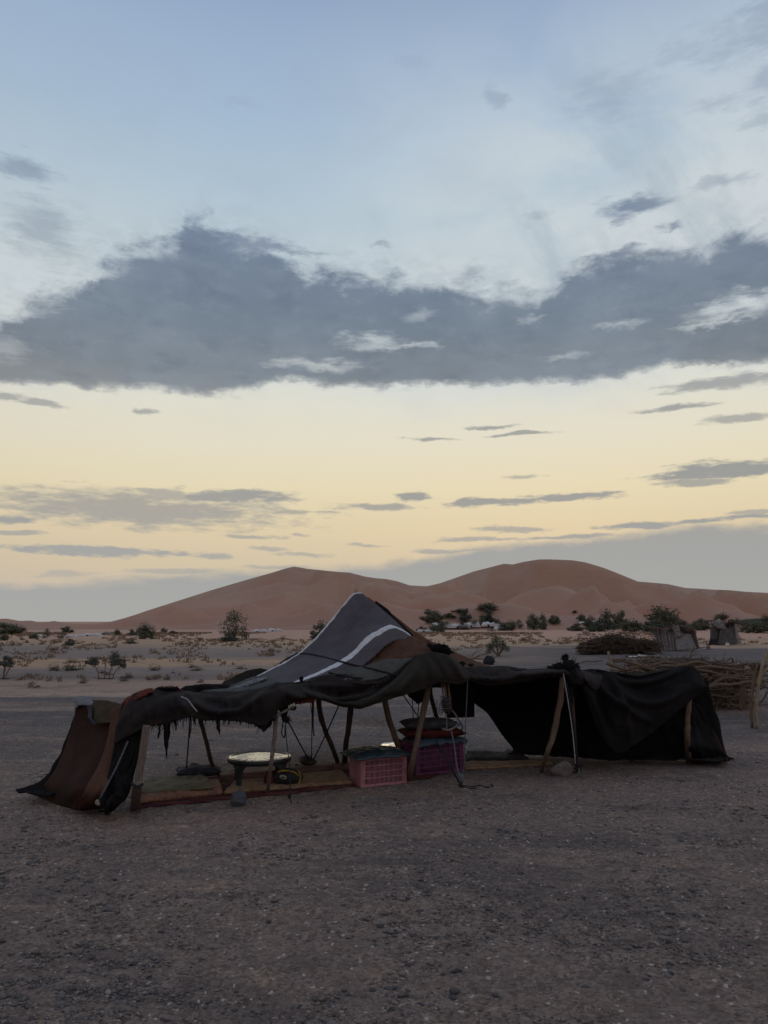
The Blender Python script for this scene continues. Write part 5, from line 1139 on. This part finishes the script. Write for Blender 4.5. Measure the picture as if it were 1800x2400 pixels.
for i, (a, b, r) in enumerate((((-36, 14), (34, 4), .05), ((-20, 12), (10, 22), .03), ((-34, 15), (-4, 30), .012), ((-28, 15), (4, 34), .012), ((-10, 12), (18, 30), .014), ((-24, 12), (-6, 36), .01), ((20, 4), (8, 18), .02))):
    v, f = tube([Vector((a[0] * k, 0, a[1] * k)), Vector(((a[0] + b[0]) / 2 * k, .1, (a[1] + b[1]) / 2 * k + .03)), Vector((b[0] * k, .05, b[1] * k))], [r, r * .5], 6, 8, .25, i); link_mesh('branch', v, f, MATS['branch_wood' if i % 2 else 'pale_branch_wood'], t, loc=(0, 0, 0))
g = hit(1146, 1558); k = g.y / F; v, f = rock(15 * k, 10 * k, 12 * k, 44, 3, .9); tag(link_mesh('black_bundle', v, f, MATS['hut_black'], loc=(g.x, g.y, g.z + 9 * k)), 'black bundle lying against the fallen dead trunk', 'bundle')

# numerous small tufts scattered over the plain
rnd.seed(21)
n_t = 0; tuft_src = []
for m in CS: tuft_src.append(m)
for i in range(110):
    px = rnd.uniform(0, 1800); py = 1496 + (1612 - 1496) * rnd.random() ** 2.1
    if px > 1150 and py > 1508: continue
    g = hit(px, py, 10); k = g.y / F; sw = rnd.uniform(7, 24) * (.7 + (py - 1490) / 160); m = tuft_src[(0, 1, 2, 3, 4, 5, 0, 1)[i % 8]]
    o = bpy.data.objects.new('desert_shrub', m); C.objects.link(o); o.location = (g.x, g.y, g.z - .01); o.rotation_euler = (0, 0, rnd.uniform(0, 6)); o.scale = (sw * k, sw * k, sw * k * rnd.uniform(.3, .6))
    tag(o, 'low dry desert tuft dotted over the grey and tan plain', 'shrub', 'small dry tufts scattered over the plain')
def build_grass():
    q = random.Random(8); V, Fc = [], []
    for i in range(5200):
        px = q.uniform(-60, 1860); py = 1484 + (1600 - 1484) * q.random() ** 2.6
        if px > 1150 and py > 1512: continue
        if noise.noise(Vector((px * .008, py * .05, 1))) < -.12 + (py - 1490) * .003: continue
        g = hit_fast(px, py); k = g.y / F
        for b_ in range(7):
            w = q.uniform(.8, 2.0) * k; hh = q.uniform(2.0, 5.5) * k * (.8 + (py - 1484) / 90); dx, dy = q.uniform(-5, 5) * k, q.uniform(-8, 8) * k; b = len(V)
            V += [(g.x + dx - w, g.y + dy, g.z - .01), (g.x + dx + w, g.y + dy, g.z - .01), (g.x + dx + q.uniform(-3, 3) * k, g.y + dy, g.z + hh)]; Fc.append((b, b + 1, b + 2))
    for (cx, cy, w_, n_) in ((705, 1692, 40, 90), (855, 1688, 60, 110), (480, 1712, 60, 70), (540, 1702, 40, 60), (900, 1700, 50, 60), (330, 1700, 60, 40)):
        for i in range(n_):
            g = G(cx + q.gauss(0, w_ / 2), cy + q.gauss(0, 7)); g.z = gz(g.x, g.y)
            for b_ in range(5):
                dx, dy, hh = q.uniform(-.04, .04), q.uniform(-.06, .06), q.uniform(.01, .035); b = len(V); V += [(g.x + dx - .003, g.y + dy, g.z - .01), (g.x + dx + .003, g.y + dy, g.z - .01), (g.x + dx + q.uniform(-.02, .02), g.y + dy, g.z + hh)]; Fc.append((b, b + 1, b + 2))
    tag(link_mesh('dry_grass', V, Fc, MATS['grass_tan'], smooth=False), 'patches of short tan dry grass over the plain', 'grass', kind='stuff')
def hit_fast(px, py):
    r = ray(px, py); d = CAMZ / max(-r.z / r.y, .0045)
    for _ in range(12): d = .5 * d + .5 * (CAMZ - gz(r.x / r.y * d, d)) / max(-r.z / r.y, .0045)
    return Vector((r.x / r.y * d, d, gz(r.x / r.y * d, d)))
build_grass()

# ------------------------------------------------------------------ far camps
def camp_tent(px, py, w, h, label, seed, m='tent_white'):
    g = hit(px, py); k = g.y / F; W_, H_ = w * k / 2, h * k; q = random.Random(seed); n = 12; D_ = min(W_ * .6, 4)
    root = thing('camp_tent', label, 'tent', (g.x, g.y, g.z), q.uniform(-.1, .1)); V = []
    pk = [q.uniform(.75, 1) for _ in range(4)]
    for j, (yy, hz) in enumerate(((-D_, 0), (-D_, .42), (0, 1), (D_, .42), (D_, 0))):
        for i in range(n + 1):
            u = i / n; s = abs(math.sin(u * math.pi * (2 if w > 28 else 1))) ** .7 if hz == 1 else 1; z = hz * H_ * ((.62 + .38 * s) * pk[int(u * 3.99)] if hz == 1 else 1); e = 1 if 0 < i < n else .45
            V.append(((u * 2 - 1) * W_, yy, z * (e if hz > 0 else 1)))
    Fc = [(j * (n + 1) + i, j * (n + 1) + i + 1, (j + 1) * (n + 1) + i + 1, (j + 1) * (n + 1) + i) for j in range(4) for i in range(n)]
    Fc += [tuple(j * (n + 1) for j in range(5)), tuple(j * (n + 1) + n for j in range(5))[::-1]]
    link_mesh('canvas', V, Fc, MATS[m], root, loc=(0, 0, 0), smooth=False)
    v, f = box(-W_ * .3, -D_ - .03, H_ * .18, W_ * .22, .06, H_ * .36); link_mesh('doorway', v, f, MATS['hut_black'], root, loc=(0, 0, 0), smooth=False)
CT = [(95,1493,24,7,'small white tent beside the bush pair at far left'),(168,1493,24,6,'low white tent left in the left camp row'),(186,1492,20,6,'little white tent in the middle of the left camp row'),(216,1491,40,8,'longest white tent of the left camp row'),
      (250,1488,22,9,'pinkish peaked tent ending the left camp row'),(610,1482,34,8,'white tent with dark front right of the spreading tree'),(645,1480,34,8,'pale tent partly behind the one right of the spreading tree'),
      (1000,1481,46,8,'low white tent nearest the tent peak on the right'),(1036,1474,52,13,'white tent with sloping roof behind the dark bush'),(1078,1472,44,12,'white tent in the middle of the right camp'),(1108,1470,34,13,'second white tent from the right end of the camp'),
      (1150,1468,44,12,'widest white tent at the right of the camp'),(1366,1462,20,6,'white tent seen under the umbrella shaped crown'),(1389,1461,16,9,'tiny white tent beside the ragged bush'),(1172,1476,30,9,'small white tent just below the right camp')]
for i, a in enumerate(CT): camp_tent(*a, seed=i, m='tent_white' if i not in (4,) else 'rock_tan')
g = hit(1770, 1462); k = g.y / F; v, f = rock(52 * k, 8 * k, 9 * k, 3, 3, 1.0); tag(link_mesh('hedge', v, f, MATS['leaf_dark'], loc=(g.x, g.y, g.z + 3 * k)), 'long dark far hedge at the right edge under the dunes', 'hedge')
g = hit(1666, 1462); k = g.y / F; r_ = thing('mud_house', 'small dark far house left of the cloth hut top', 'house', (g.x, g.y, g.z)); v, f = box(0, 0, 4 * k, 30 * k, 6 * k, 8 * k); link_mesh('wall', v, f, MATS['mud_wall'], r_, loc=(0, 0, 0), smooth=False); v, f = box(-4 * k, -3.1 * k, 3 * k, 4 * k, .3 * k, 4 * k); link_mesh('window', v, f, MATS['tent_white'], r_, loc=(0, 0, 0), smooth=False)

# ------------------------------------------------------------------ brushwood and huts on the right
def branch_mesh(seed, m, length=1.0, r=.02, twigs=4, kink=.10):
    q = random.Random(seed); pts = [Vector(((t - .5) * length, q.uniform(-kink, kink) * length, q.uniform(-kink, kink) * length)) for t in np.linspace(0, 1, 5)]
    V, Fc = tube(pts, [r, r * .8, r * .3], 6, 10, .2, seed); V = list(V); c = catmull(pts, 10)
    for k in range(twigs):
        s = c[q.randint(3, 9)]; e = s + Vector((q.uniform(.1, .4), q.uniform(-.25, .25), q.uniform(-.2, .25))) * length * .7; v, f = tube([s, (s + e) / 2 + Vector((0, 0, q.uniform(-.03, .03))), e], [r * .4, r * .12], 4, 5); b = len(V); V += v; Fc = Fc + [tuple(i + b for i in t) for t in f]
    me = bpy.data.meshes.new('branch'); me.from_pydata([tuple(v) for v in V], [], Fc); me.polygons.foreach_set('use_smooth', [True] * len(me.polygons)); me.materials.append(MATS[m]); return me
BR = [branch_mesh(s, 'branch_wood', 1.0, .017, 5) for s in range(7)]; BP = [branch_mesh(20 + s, 'pale_branch_wood', .8, .007, 4, .06) for s in range(4)]; BT = [branch_mesh(40 + s, 'branch_wood', 1.5, .034, 3, .06) for s in range(3)]; BD = [branch_mesh(60 + s, 'dark_brush', 1.0, .012, 7, .12) for s in range(5)]
def put_branch(root, me, p, rz, ry, sc_=1.0, rx=0.0):
    o = bpy.data.objects.new('branch', me); C.objects.link(o); o.parent = root; o.location = p; o.rotation_euler = (rx, ry, rz); o.scale = (sc_,) * 3
# the large heap right behind the tent: upper bed of long branches, brushy lower end
g0 = hit(1590, 1655); heap = thing('brushwood_heap', 'large heap of long gnarled branches behind the right end of the tent', 'brushwood', (g0.x, g0.y, 0)); q = random.Random(5)
for i in range(170):
    px = q.uniform(1400, 1765) if i % 3 else q.uniform(1500, 1700); Y = g0.y + q.uniform(-.7, 1.3)
    top_ = float(np.interp(px, [1390, 1450, 1500, 1560, 1620, 1690, 1740, 1765], [1598, 1574, 1552, 1541, 1541, 1549, 1568, 1590]))
    bot_ = float(np.interp(px, [1390, 1600, 1640, 1700, 1765], [1640, 1640, 1625, 1612, 1612]))
    p = P(px, q.uniform(top_ + 4, bot_), Y) - heap.location; put_branch(heap, q.choice(BR + BP[:2]), p, q.gauss(0, .65) + (math.pi if q.random() < .5 else 0), q.gauss(0, .24), q.uniform(.6, 1.25), q.uniform(0, 6))
for i in range(75):
    px = q.uniform(1632, 1752); Y = g0.y + q.uniform(-.7, .5); top_ = float(np.interp(px, [1632, 1700, 1752], [1612, 1606, 1630])); p = P(px, q.uniform(top_, 1652), Y) - heap.location
    p.z = max(p.z, .02); put_branch(heap, q.choice(BP + BP + BR), p, q.gauss(.3, .6) + (math.pi if q.random() < .5 else 0), q.gauss(.25, .3), q.uniform(.5, 1.0), q.uniform(0, 6))
for (px, py, Y, ry, s) in ((1790, 1598, 12.6, .05, .8), (1780, 1585, 12.9, -.1, .7), (1800, 1562, 12.9, .04, .6), (1745, 1590, 12.7, .2, .7), (1690, 1570, 12.5, -.05, .9), (1640, 1556, 12.8, .04, .9), (1560, 1556, 12.9, -.03, .9), (1500, 1566, 12.8, .05, .8), (1700, 1594, 12.6, -.22, .9), (1760, 1602, 12.4, .06, .75), (1660, 1580, 12.7, .02, 1.0), (1760, 1556, 12.8, .03, .5), (1720, 1608, 12.5, -.12, .8)): put_branch(heap, BT[int(px) % 3], P(px, py, Y) - heap.location, q.uniform(-.2, .2), ry, s)
for (px, y0, y1) in ((1741, 1552, 1660), (1737, 1590, 1665)):
    v, f = tube([P(px, y0, 12.9), P(px + 2, (y0 + y1) / 2, 12.9), P(px - 2, y1, 12.9)], .035, 6, 8, .2); link_mesh('post', v, f, MATS['branch_wood'], heap)
def build_core(root, ctrl, Y, dep, m, seed, n=900, r=.006, ln=.4):
    qq = random.Random(seed); V, Fc = [], []; xs = [c[0] for c in ctrl]
    for i in range(n):
        px = qq.uniform(xs[0], xs[-1]); tp = float(np.interp(px, xs, [c[1] for c in ctrl])); bt = float(np.interp(px, xs, [c[2] for c in ctrl])); p = P(px, qq.uniform(tp, bt), Y + qq.uniform(-dep, dep))
        a = Vector((qq.gauss(0, 1), qq.gauss(0, .6), qq.gauss(0, .3))).normalized() * ln * qq.uniform(.3, 1); v, f = tube([p - a / 2, p + Vector((0, 0, qq.uniform(-.04, .05) * ln)), p + a / 2], [r, r * .5], 3, 3); b = len(V); V += v; Fc += [tuple(j + b for j in t) for t in f]
    tag(link_mesh('twigs', V, Fc, MATS[m], root), kind='stuff')
build_core(heap, [(1385,1598,1640),(1450,1572,1650),(1500,1552,1650),(1560,1543,1650),(1620,1543,1645),(1690,1552,1625),(1750,1572,1612)], g0.y + .35, .5, 'dark_brush', 3, 2600, .006, .5)
build_core(heap, [(1630,1612,1655),(1680,1604,1658),(1720,1612,1660),(1756,1636,1662)], g0.y, .5, 'branch_wood', 4, 1100, .0045, .35)
build_core(heap, [(1625,1640,1668),(1680,1646,1672),(1770,1655,1668)], g0.y - .3, .4, 'pale_branch_wood', 6, 260, .0035, .35)
# dark dense heap further off
g1_ = hit(1450, 1530); k = g1_.y / F; far = thing('brushwood_heap', 'dense dark brown heap of dry brush left of the plank hut', 'brushwood', (g1_.x, g1_.y, 0)); q = random.Random(9)
v, f = rock(72 * k, 34 * k, 26 * k, 5, 3, .9); link_mesh('packed_brush', v, f, MATS['dark_brush'], far, loc=(0, .6, 8 * k))
for i in range(130):
    px = q.uniform(1362, 1545); tp = float(np.interp(px, [1362, 1390, 1430, 1470, 1545], [1512, 1496, 1485, 1496, 1506])); put_branch(far, q.choice(BD), P(px, q.uniform(tp, 1530), g1_.y + q.uniform(-.8, .4)) - far.location, q.gauss(0, .6) + (math.pi if px < 1430 else 0), q.gauss(.1, .3), q.uniform(.7, 1.3), q.uniform(0, 6))
build_core(far, [(1364,1513,1534),(1390,1501,1536),(1430,1489,1534),(1480,1498,1530),(1540,1505,1524)], g1_.y - .3, .9, 'dark_brush', 10, 2400, .014, .8)
build_core(far, [(1364,1516,1534),(1430,1493,1532),(1540,1507,1526)], g1_.y - .6, .9, 'branch_wood', 11, 500, .009, .7)
g = hit(1500, 1542); k = g.y / F; jk = thing('rubble_pile', 'pale rags and stones strewn between dark heap and branches', 'rubble', (g.x, g.y, g.z)); q = random.Random(3)
for i in range(16):
    v, f = rock(q.uniform(4, 11) * k, q.uniform(4, 8) * k, q.uniform(2, 5) * k, i, 2, .6); link_mesh('stone', v, f, MATS[('rock_tan', 'hut_grey', 'tent_white', 'rock_brown', 'sack')[i % 5 if i % 7 else 2]], jk, loc=(q.uniform(-32, 46) * k, q.uniform(-.5, .5), 3 * k))
g = hit(1450, 1556); k = g.y / F; lg = thing('log', 'long reddish log lying on dark gravel behind the tent', 'log', (g.x, g.y, g.z))
for i, (x0, x1, z_) in enumerate(((-12, 32, 5), (-14, 30, 9))): v, f = tube([Vector((x0 * k, 0, z_ * k)), Vector(((x0 + x1) / 2 * k, .05, z_ * k + .02)), Vector((x1 * k, 0, z_ * k))], [.05, .04], 7, 9, .2, i); link_mesh('timber', v, f, MATS['branch_wood'], lg, loc=(0, 0, 0))
g = hit(1385, 1556); k = g.y / F; v, f = tube([Vector((-24 * k, 0, .02)), Vector((-8 * k, 0, 5 * k)), Vector((8 * k, .1, 4 * k)), Vector((28 * k, 0, 6 * k))], [.03, .045, .02], 6, 14, .3); tag(link_mesh('driftwood', v, f, MATS['rock_tan'], loc=(g.x, g.y, g.z + .03)), 'bleached crooked branch on dark gravel left of the log', 'branch')
b_ = hit(1440, 1640); v, f = tube([Vector((0, 0, -.05)), P(1436, 1580, b_.y) - b_, P(1430, 1550, b_.y) - b_, P(1425, 1527, b_.y) - b_], [.03, .028, .024], 7, 12, .15); tag(link_mesh('leaning_post', v, f, MATS['pale_branch_wood'], loc=b_), 'single upright stick rising behind the black tent flap', 'post')
g = hit(1770, 1708); fp = thing('forked_post', 'forked pair of pale crooked poles at the right photo edge', 'post', (g.x, g.y, 0)); Y = g.y
for i, (pts, r, m) in enumerate((([(1774,1708),(1773,1670),(1776,1620),(1784,1570),(1800,1530),(1812,1505)], [.024,.026,.022], 'pale_branch_wood'), ([(1763,1706),(1760,1660),(1765,1612),(1770,1580),(1776,1552)], [.022,.025,.022], 'branch_wood'), ([(1778,1590),(1792,1572),(1812,1556)], [.03,.025], 'pale_branch_wood'), ([(1758,1554),(1772,1572),(1786,1582)], [.04,.03], 'branch_wood'), ([(1764,1560),(1800,1566),(1850,1560)], [.05,.05], 'dark_pole_wood'), ([(1775,1652),(1800,1651)], [.012,.008], 'branch_wood'))):
    v, f = tube([P(x, y, Y + .03 * i) for x, y in pts], r, 7, 14, .2, i); link_mesh('pole' if i < 2 else 'branch', v, f, MATS[m], fp)

def hut_panel(root, name, quad, Y, m, seed, nx=18, nz=12, amp=.05, slant=0.0, ragged=.13):
    (x0, yt0), (x1, yt1), (x2, yb1), (x3, yb0) = quad; V = []
    for j in range(nz + 1):
        for i in range(nx + 1):
            u, w_ = i / nx, j / nz; px = (x0 * (1 - u) + x1 * u) * (1 - w_) + (x3 * (1 - u) + x2 * u) * w_; py = (yt0 * (1 - u) + yt1 * u) * (1 - w_) + (yb0 * (1 - u) + yb1 * u) * w_
            p = P(px, py, Y + slant * (1 - w_)); n_ = noise.noise(Vector((u * 5, w_ * 2, seed))); p.y += amp * n_ * 2 + amp * noise.noise(Vector((u * 14, w_ * 4, seed)))
            if j == 0: p.z += ragged * noise.noise(Vector((u * 8, seed, 2))) * 2
            V.append(p)
    Fc = [(j * (nx + 1) + i, (j + 1) * (nx + 1) + i, (j + 1) * (nx + 1) + i + 1, j * (nx + 1) + i + 1) for j in range(nz) for i in range(nx)]
    o = link_mesh(name, V, Fc, MATS[m], root); md = o.modifiers.new('s', 'SOLIDIFY'); md.thickness = .03; return o
g = hit(1580, 1526); Y = g.y; h1 = thing('plank_hut', 'ragged shelter with upright grey planks and cloth sides', 'hut', (g.x, Y, g.z)); q = random.Random(12)
for i in range(11):
    x0 = 1532 + i * 4.1; tl = 1482 - q.uniform(0, 5) + (4 if i in (4, 5) else 0); a, b = P(x0 + 2 + (10 - i) * .0, tl, Y + .25 + .02 * q.random()), P(x0 + 2 + (12 - i * .8), 1527 - i * .35, Y + .02 * q.random()); plank(b, a, 3.4 * Y / F, .03, 'plank', ('hut_grey', 'grey_plank', 'hut_grey', 'hut_dark')[i % 4], h1)
hut_panel(h1, 'cloth_wall', ((1576,1480),(1618,1484),(1633,1521),(1580,1526)), Y, 'hut_grey', 2, slant=.3)
hut_panel(h1, 'cloth_wall', ((1618,1479),(1627,1478),(1640,1519),(1633,1521)), Y + .02, 'hut_dark', 3, nx=6, slant=.3)
hut_panel(h1, 'cloth_wall', ((1533,1484),(1628,1480),(1636,1518),(1545,1520)), Y + 1.4, 'hut_dark', 4, slant=-.2)
hut_panel(h1, 'side_cloth', ((1575,1470),(1592,1466),(1597,1492),(1582,1496)), Y + .1, 'hut_grey', 6, nx=8, nz=8)
v, f = rock(.42, .5, .36, 8, 3, 1.5); link_mesh('roof_bundle', [x + P(1607, 1478, Y + .6) for x in v], f, MATS['dark_brush'], h1); v, f = rock(.3, .5, .2, 9, 3, 1.2); link_mesh('roof_bundle', [x + P(1560, 1480, Y + .8) for x in v], f, MATS['hut_grey'], h1)
build_core(h1, [(1530,1474,1486),(1560,1472,1486),(1590,1466,1482),(1622,1468,1484)], Y + .6, .5, 'dark_brush', 14, 320, .012, .5)
for (x0, y0, x1, y1) in ((1578, 1462, 1584, 1526), (1627, 1474, 1638, 1520), (1540, 1474, 1548, 1527), (1570, 1476, 1520, 1470)):
    v, f = tube([P(x1, y1, Y - .04), P(x0, y0, Y + .1)], .035, 6, 6, .2); link_mesh('pole', v, f, MATS['branch_wood'], h1)
g = hit(1700, 1513); Y = g.y; h2 = thing('cloth_hut', 'narrow shelter of dark grey cloth with a rag bundle roof', 'hut', (g.x, Y, g.z))
hut_panel(h2, 'cloth_wall', ((1688,1472),(1722,1468),(1728,1510),(1682,1512)), Y, 'hut_dark', 21, slant=.2)
hut_panel(h2, 'cloth_wall', ((1721,1460),(1727,1462),(1734,1509),(1727,1510)), Y - .05, 'hut_grey', 22, nx=5, slant=.2, amp=.02)
hut_panel(h2, 'cloth_wall', ((1668,1462),(1690,1470),(1684,1512),(1664,1510)), Y + .2, 'hut_dark', 23, nx=8, slant=.2)
hut_panel(h2, 'cloth_wall', ((1670,1462),(1724,1460),(1730,1505),(1668,1506)), Y + 1.3, 'hut_black', 26, slant=-.1)
hut_panel(h2, 'cloth_wall', ((1666,1470),(1671,1466),(1670,1508),(1663,1510)), Y, 'hut_dark', 24, nx=4, slant=.1)
v, f = rock(.46, .5, .42, 18, 3, 1.3); link_mesh('roof_bundle', [x + P(1684, 1464, Y + .4) for x in v], f, MATS['hut_grey'], h2); v, f = rock(.28, .5, .24, 19, 3, 1.3); link_mesh('roof_bundle', [x + P(1716, 1458, Y + .5) for x in v], f, MATS['dark_brush'], h2)
build_core(h2, [(1670,1452,1470),(1700,1458,1466),(1730,1448,1468)], Y + .5, .4, 'dark_brush', 15, 220, .012, .45)
hut_panel(h2, 'propped_board', ((1664,1498),(1682,1496),(1678,1510),(1660,1513)), Y - .3, 'hut_black', 25, nx=6, nz=5, amp=.02)
def can(px, py, w, h, m, label, cap):
    g = hit(px, py); k = g.y / F; W_, H_ = w * k, h * k; r_ = thing('jerrycan', label, 'jerrycan', (g.x, g.y - .2, g.z), .2)
    v, f = box(0, 0, H_ * .4, W_, W_ * .6, H_ * .8); o = link_mesh('can_body', v, f, MATS[m], r_, loc=(0, 0, 0), smooth=False); b = o.modifiers.new('b', 'BEVEL'); b.width = W_ * .18; b.segments = 3
    v, f = tube([Vector((W_ * .2, 0, H_ * .78)), Vector((W_ * .2, 0, H_))], W_ * .14, 8, 3); link_mesh('cap', v, f, MATS[cap], r_, loc=(0, 0, 0))
    v, f = tube([Vector((-W_ * .35, 0, H_ * .78)), Vector((-W_ * .3, 0, H_ * .93)), Vector((0, 0, H_ * .95)), Vector((W_ * .1, 0, H_ * .78))], W_ * .07, 6, 8); link_mesh('handle', v, f, MATS[m], r_, loc=(0, 0, 0))
can(1649, 1521, 7, 13, 'plastic_white', 'white jerrycan standing left of a red one between the huts', 'plastic_red')
can(1657, 1521, 8, 11, 'plastic_red', 'dull red jerrycan between the two huts', 'rope_dark')
can(1702, 1515, 8, 9, 'plastic_white', 'white jerrycan in front of the cloth hut', 'plastic_white')
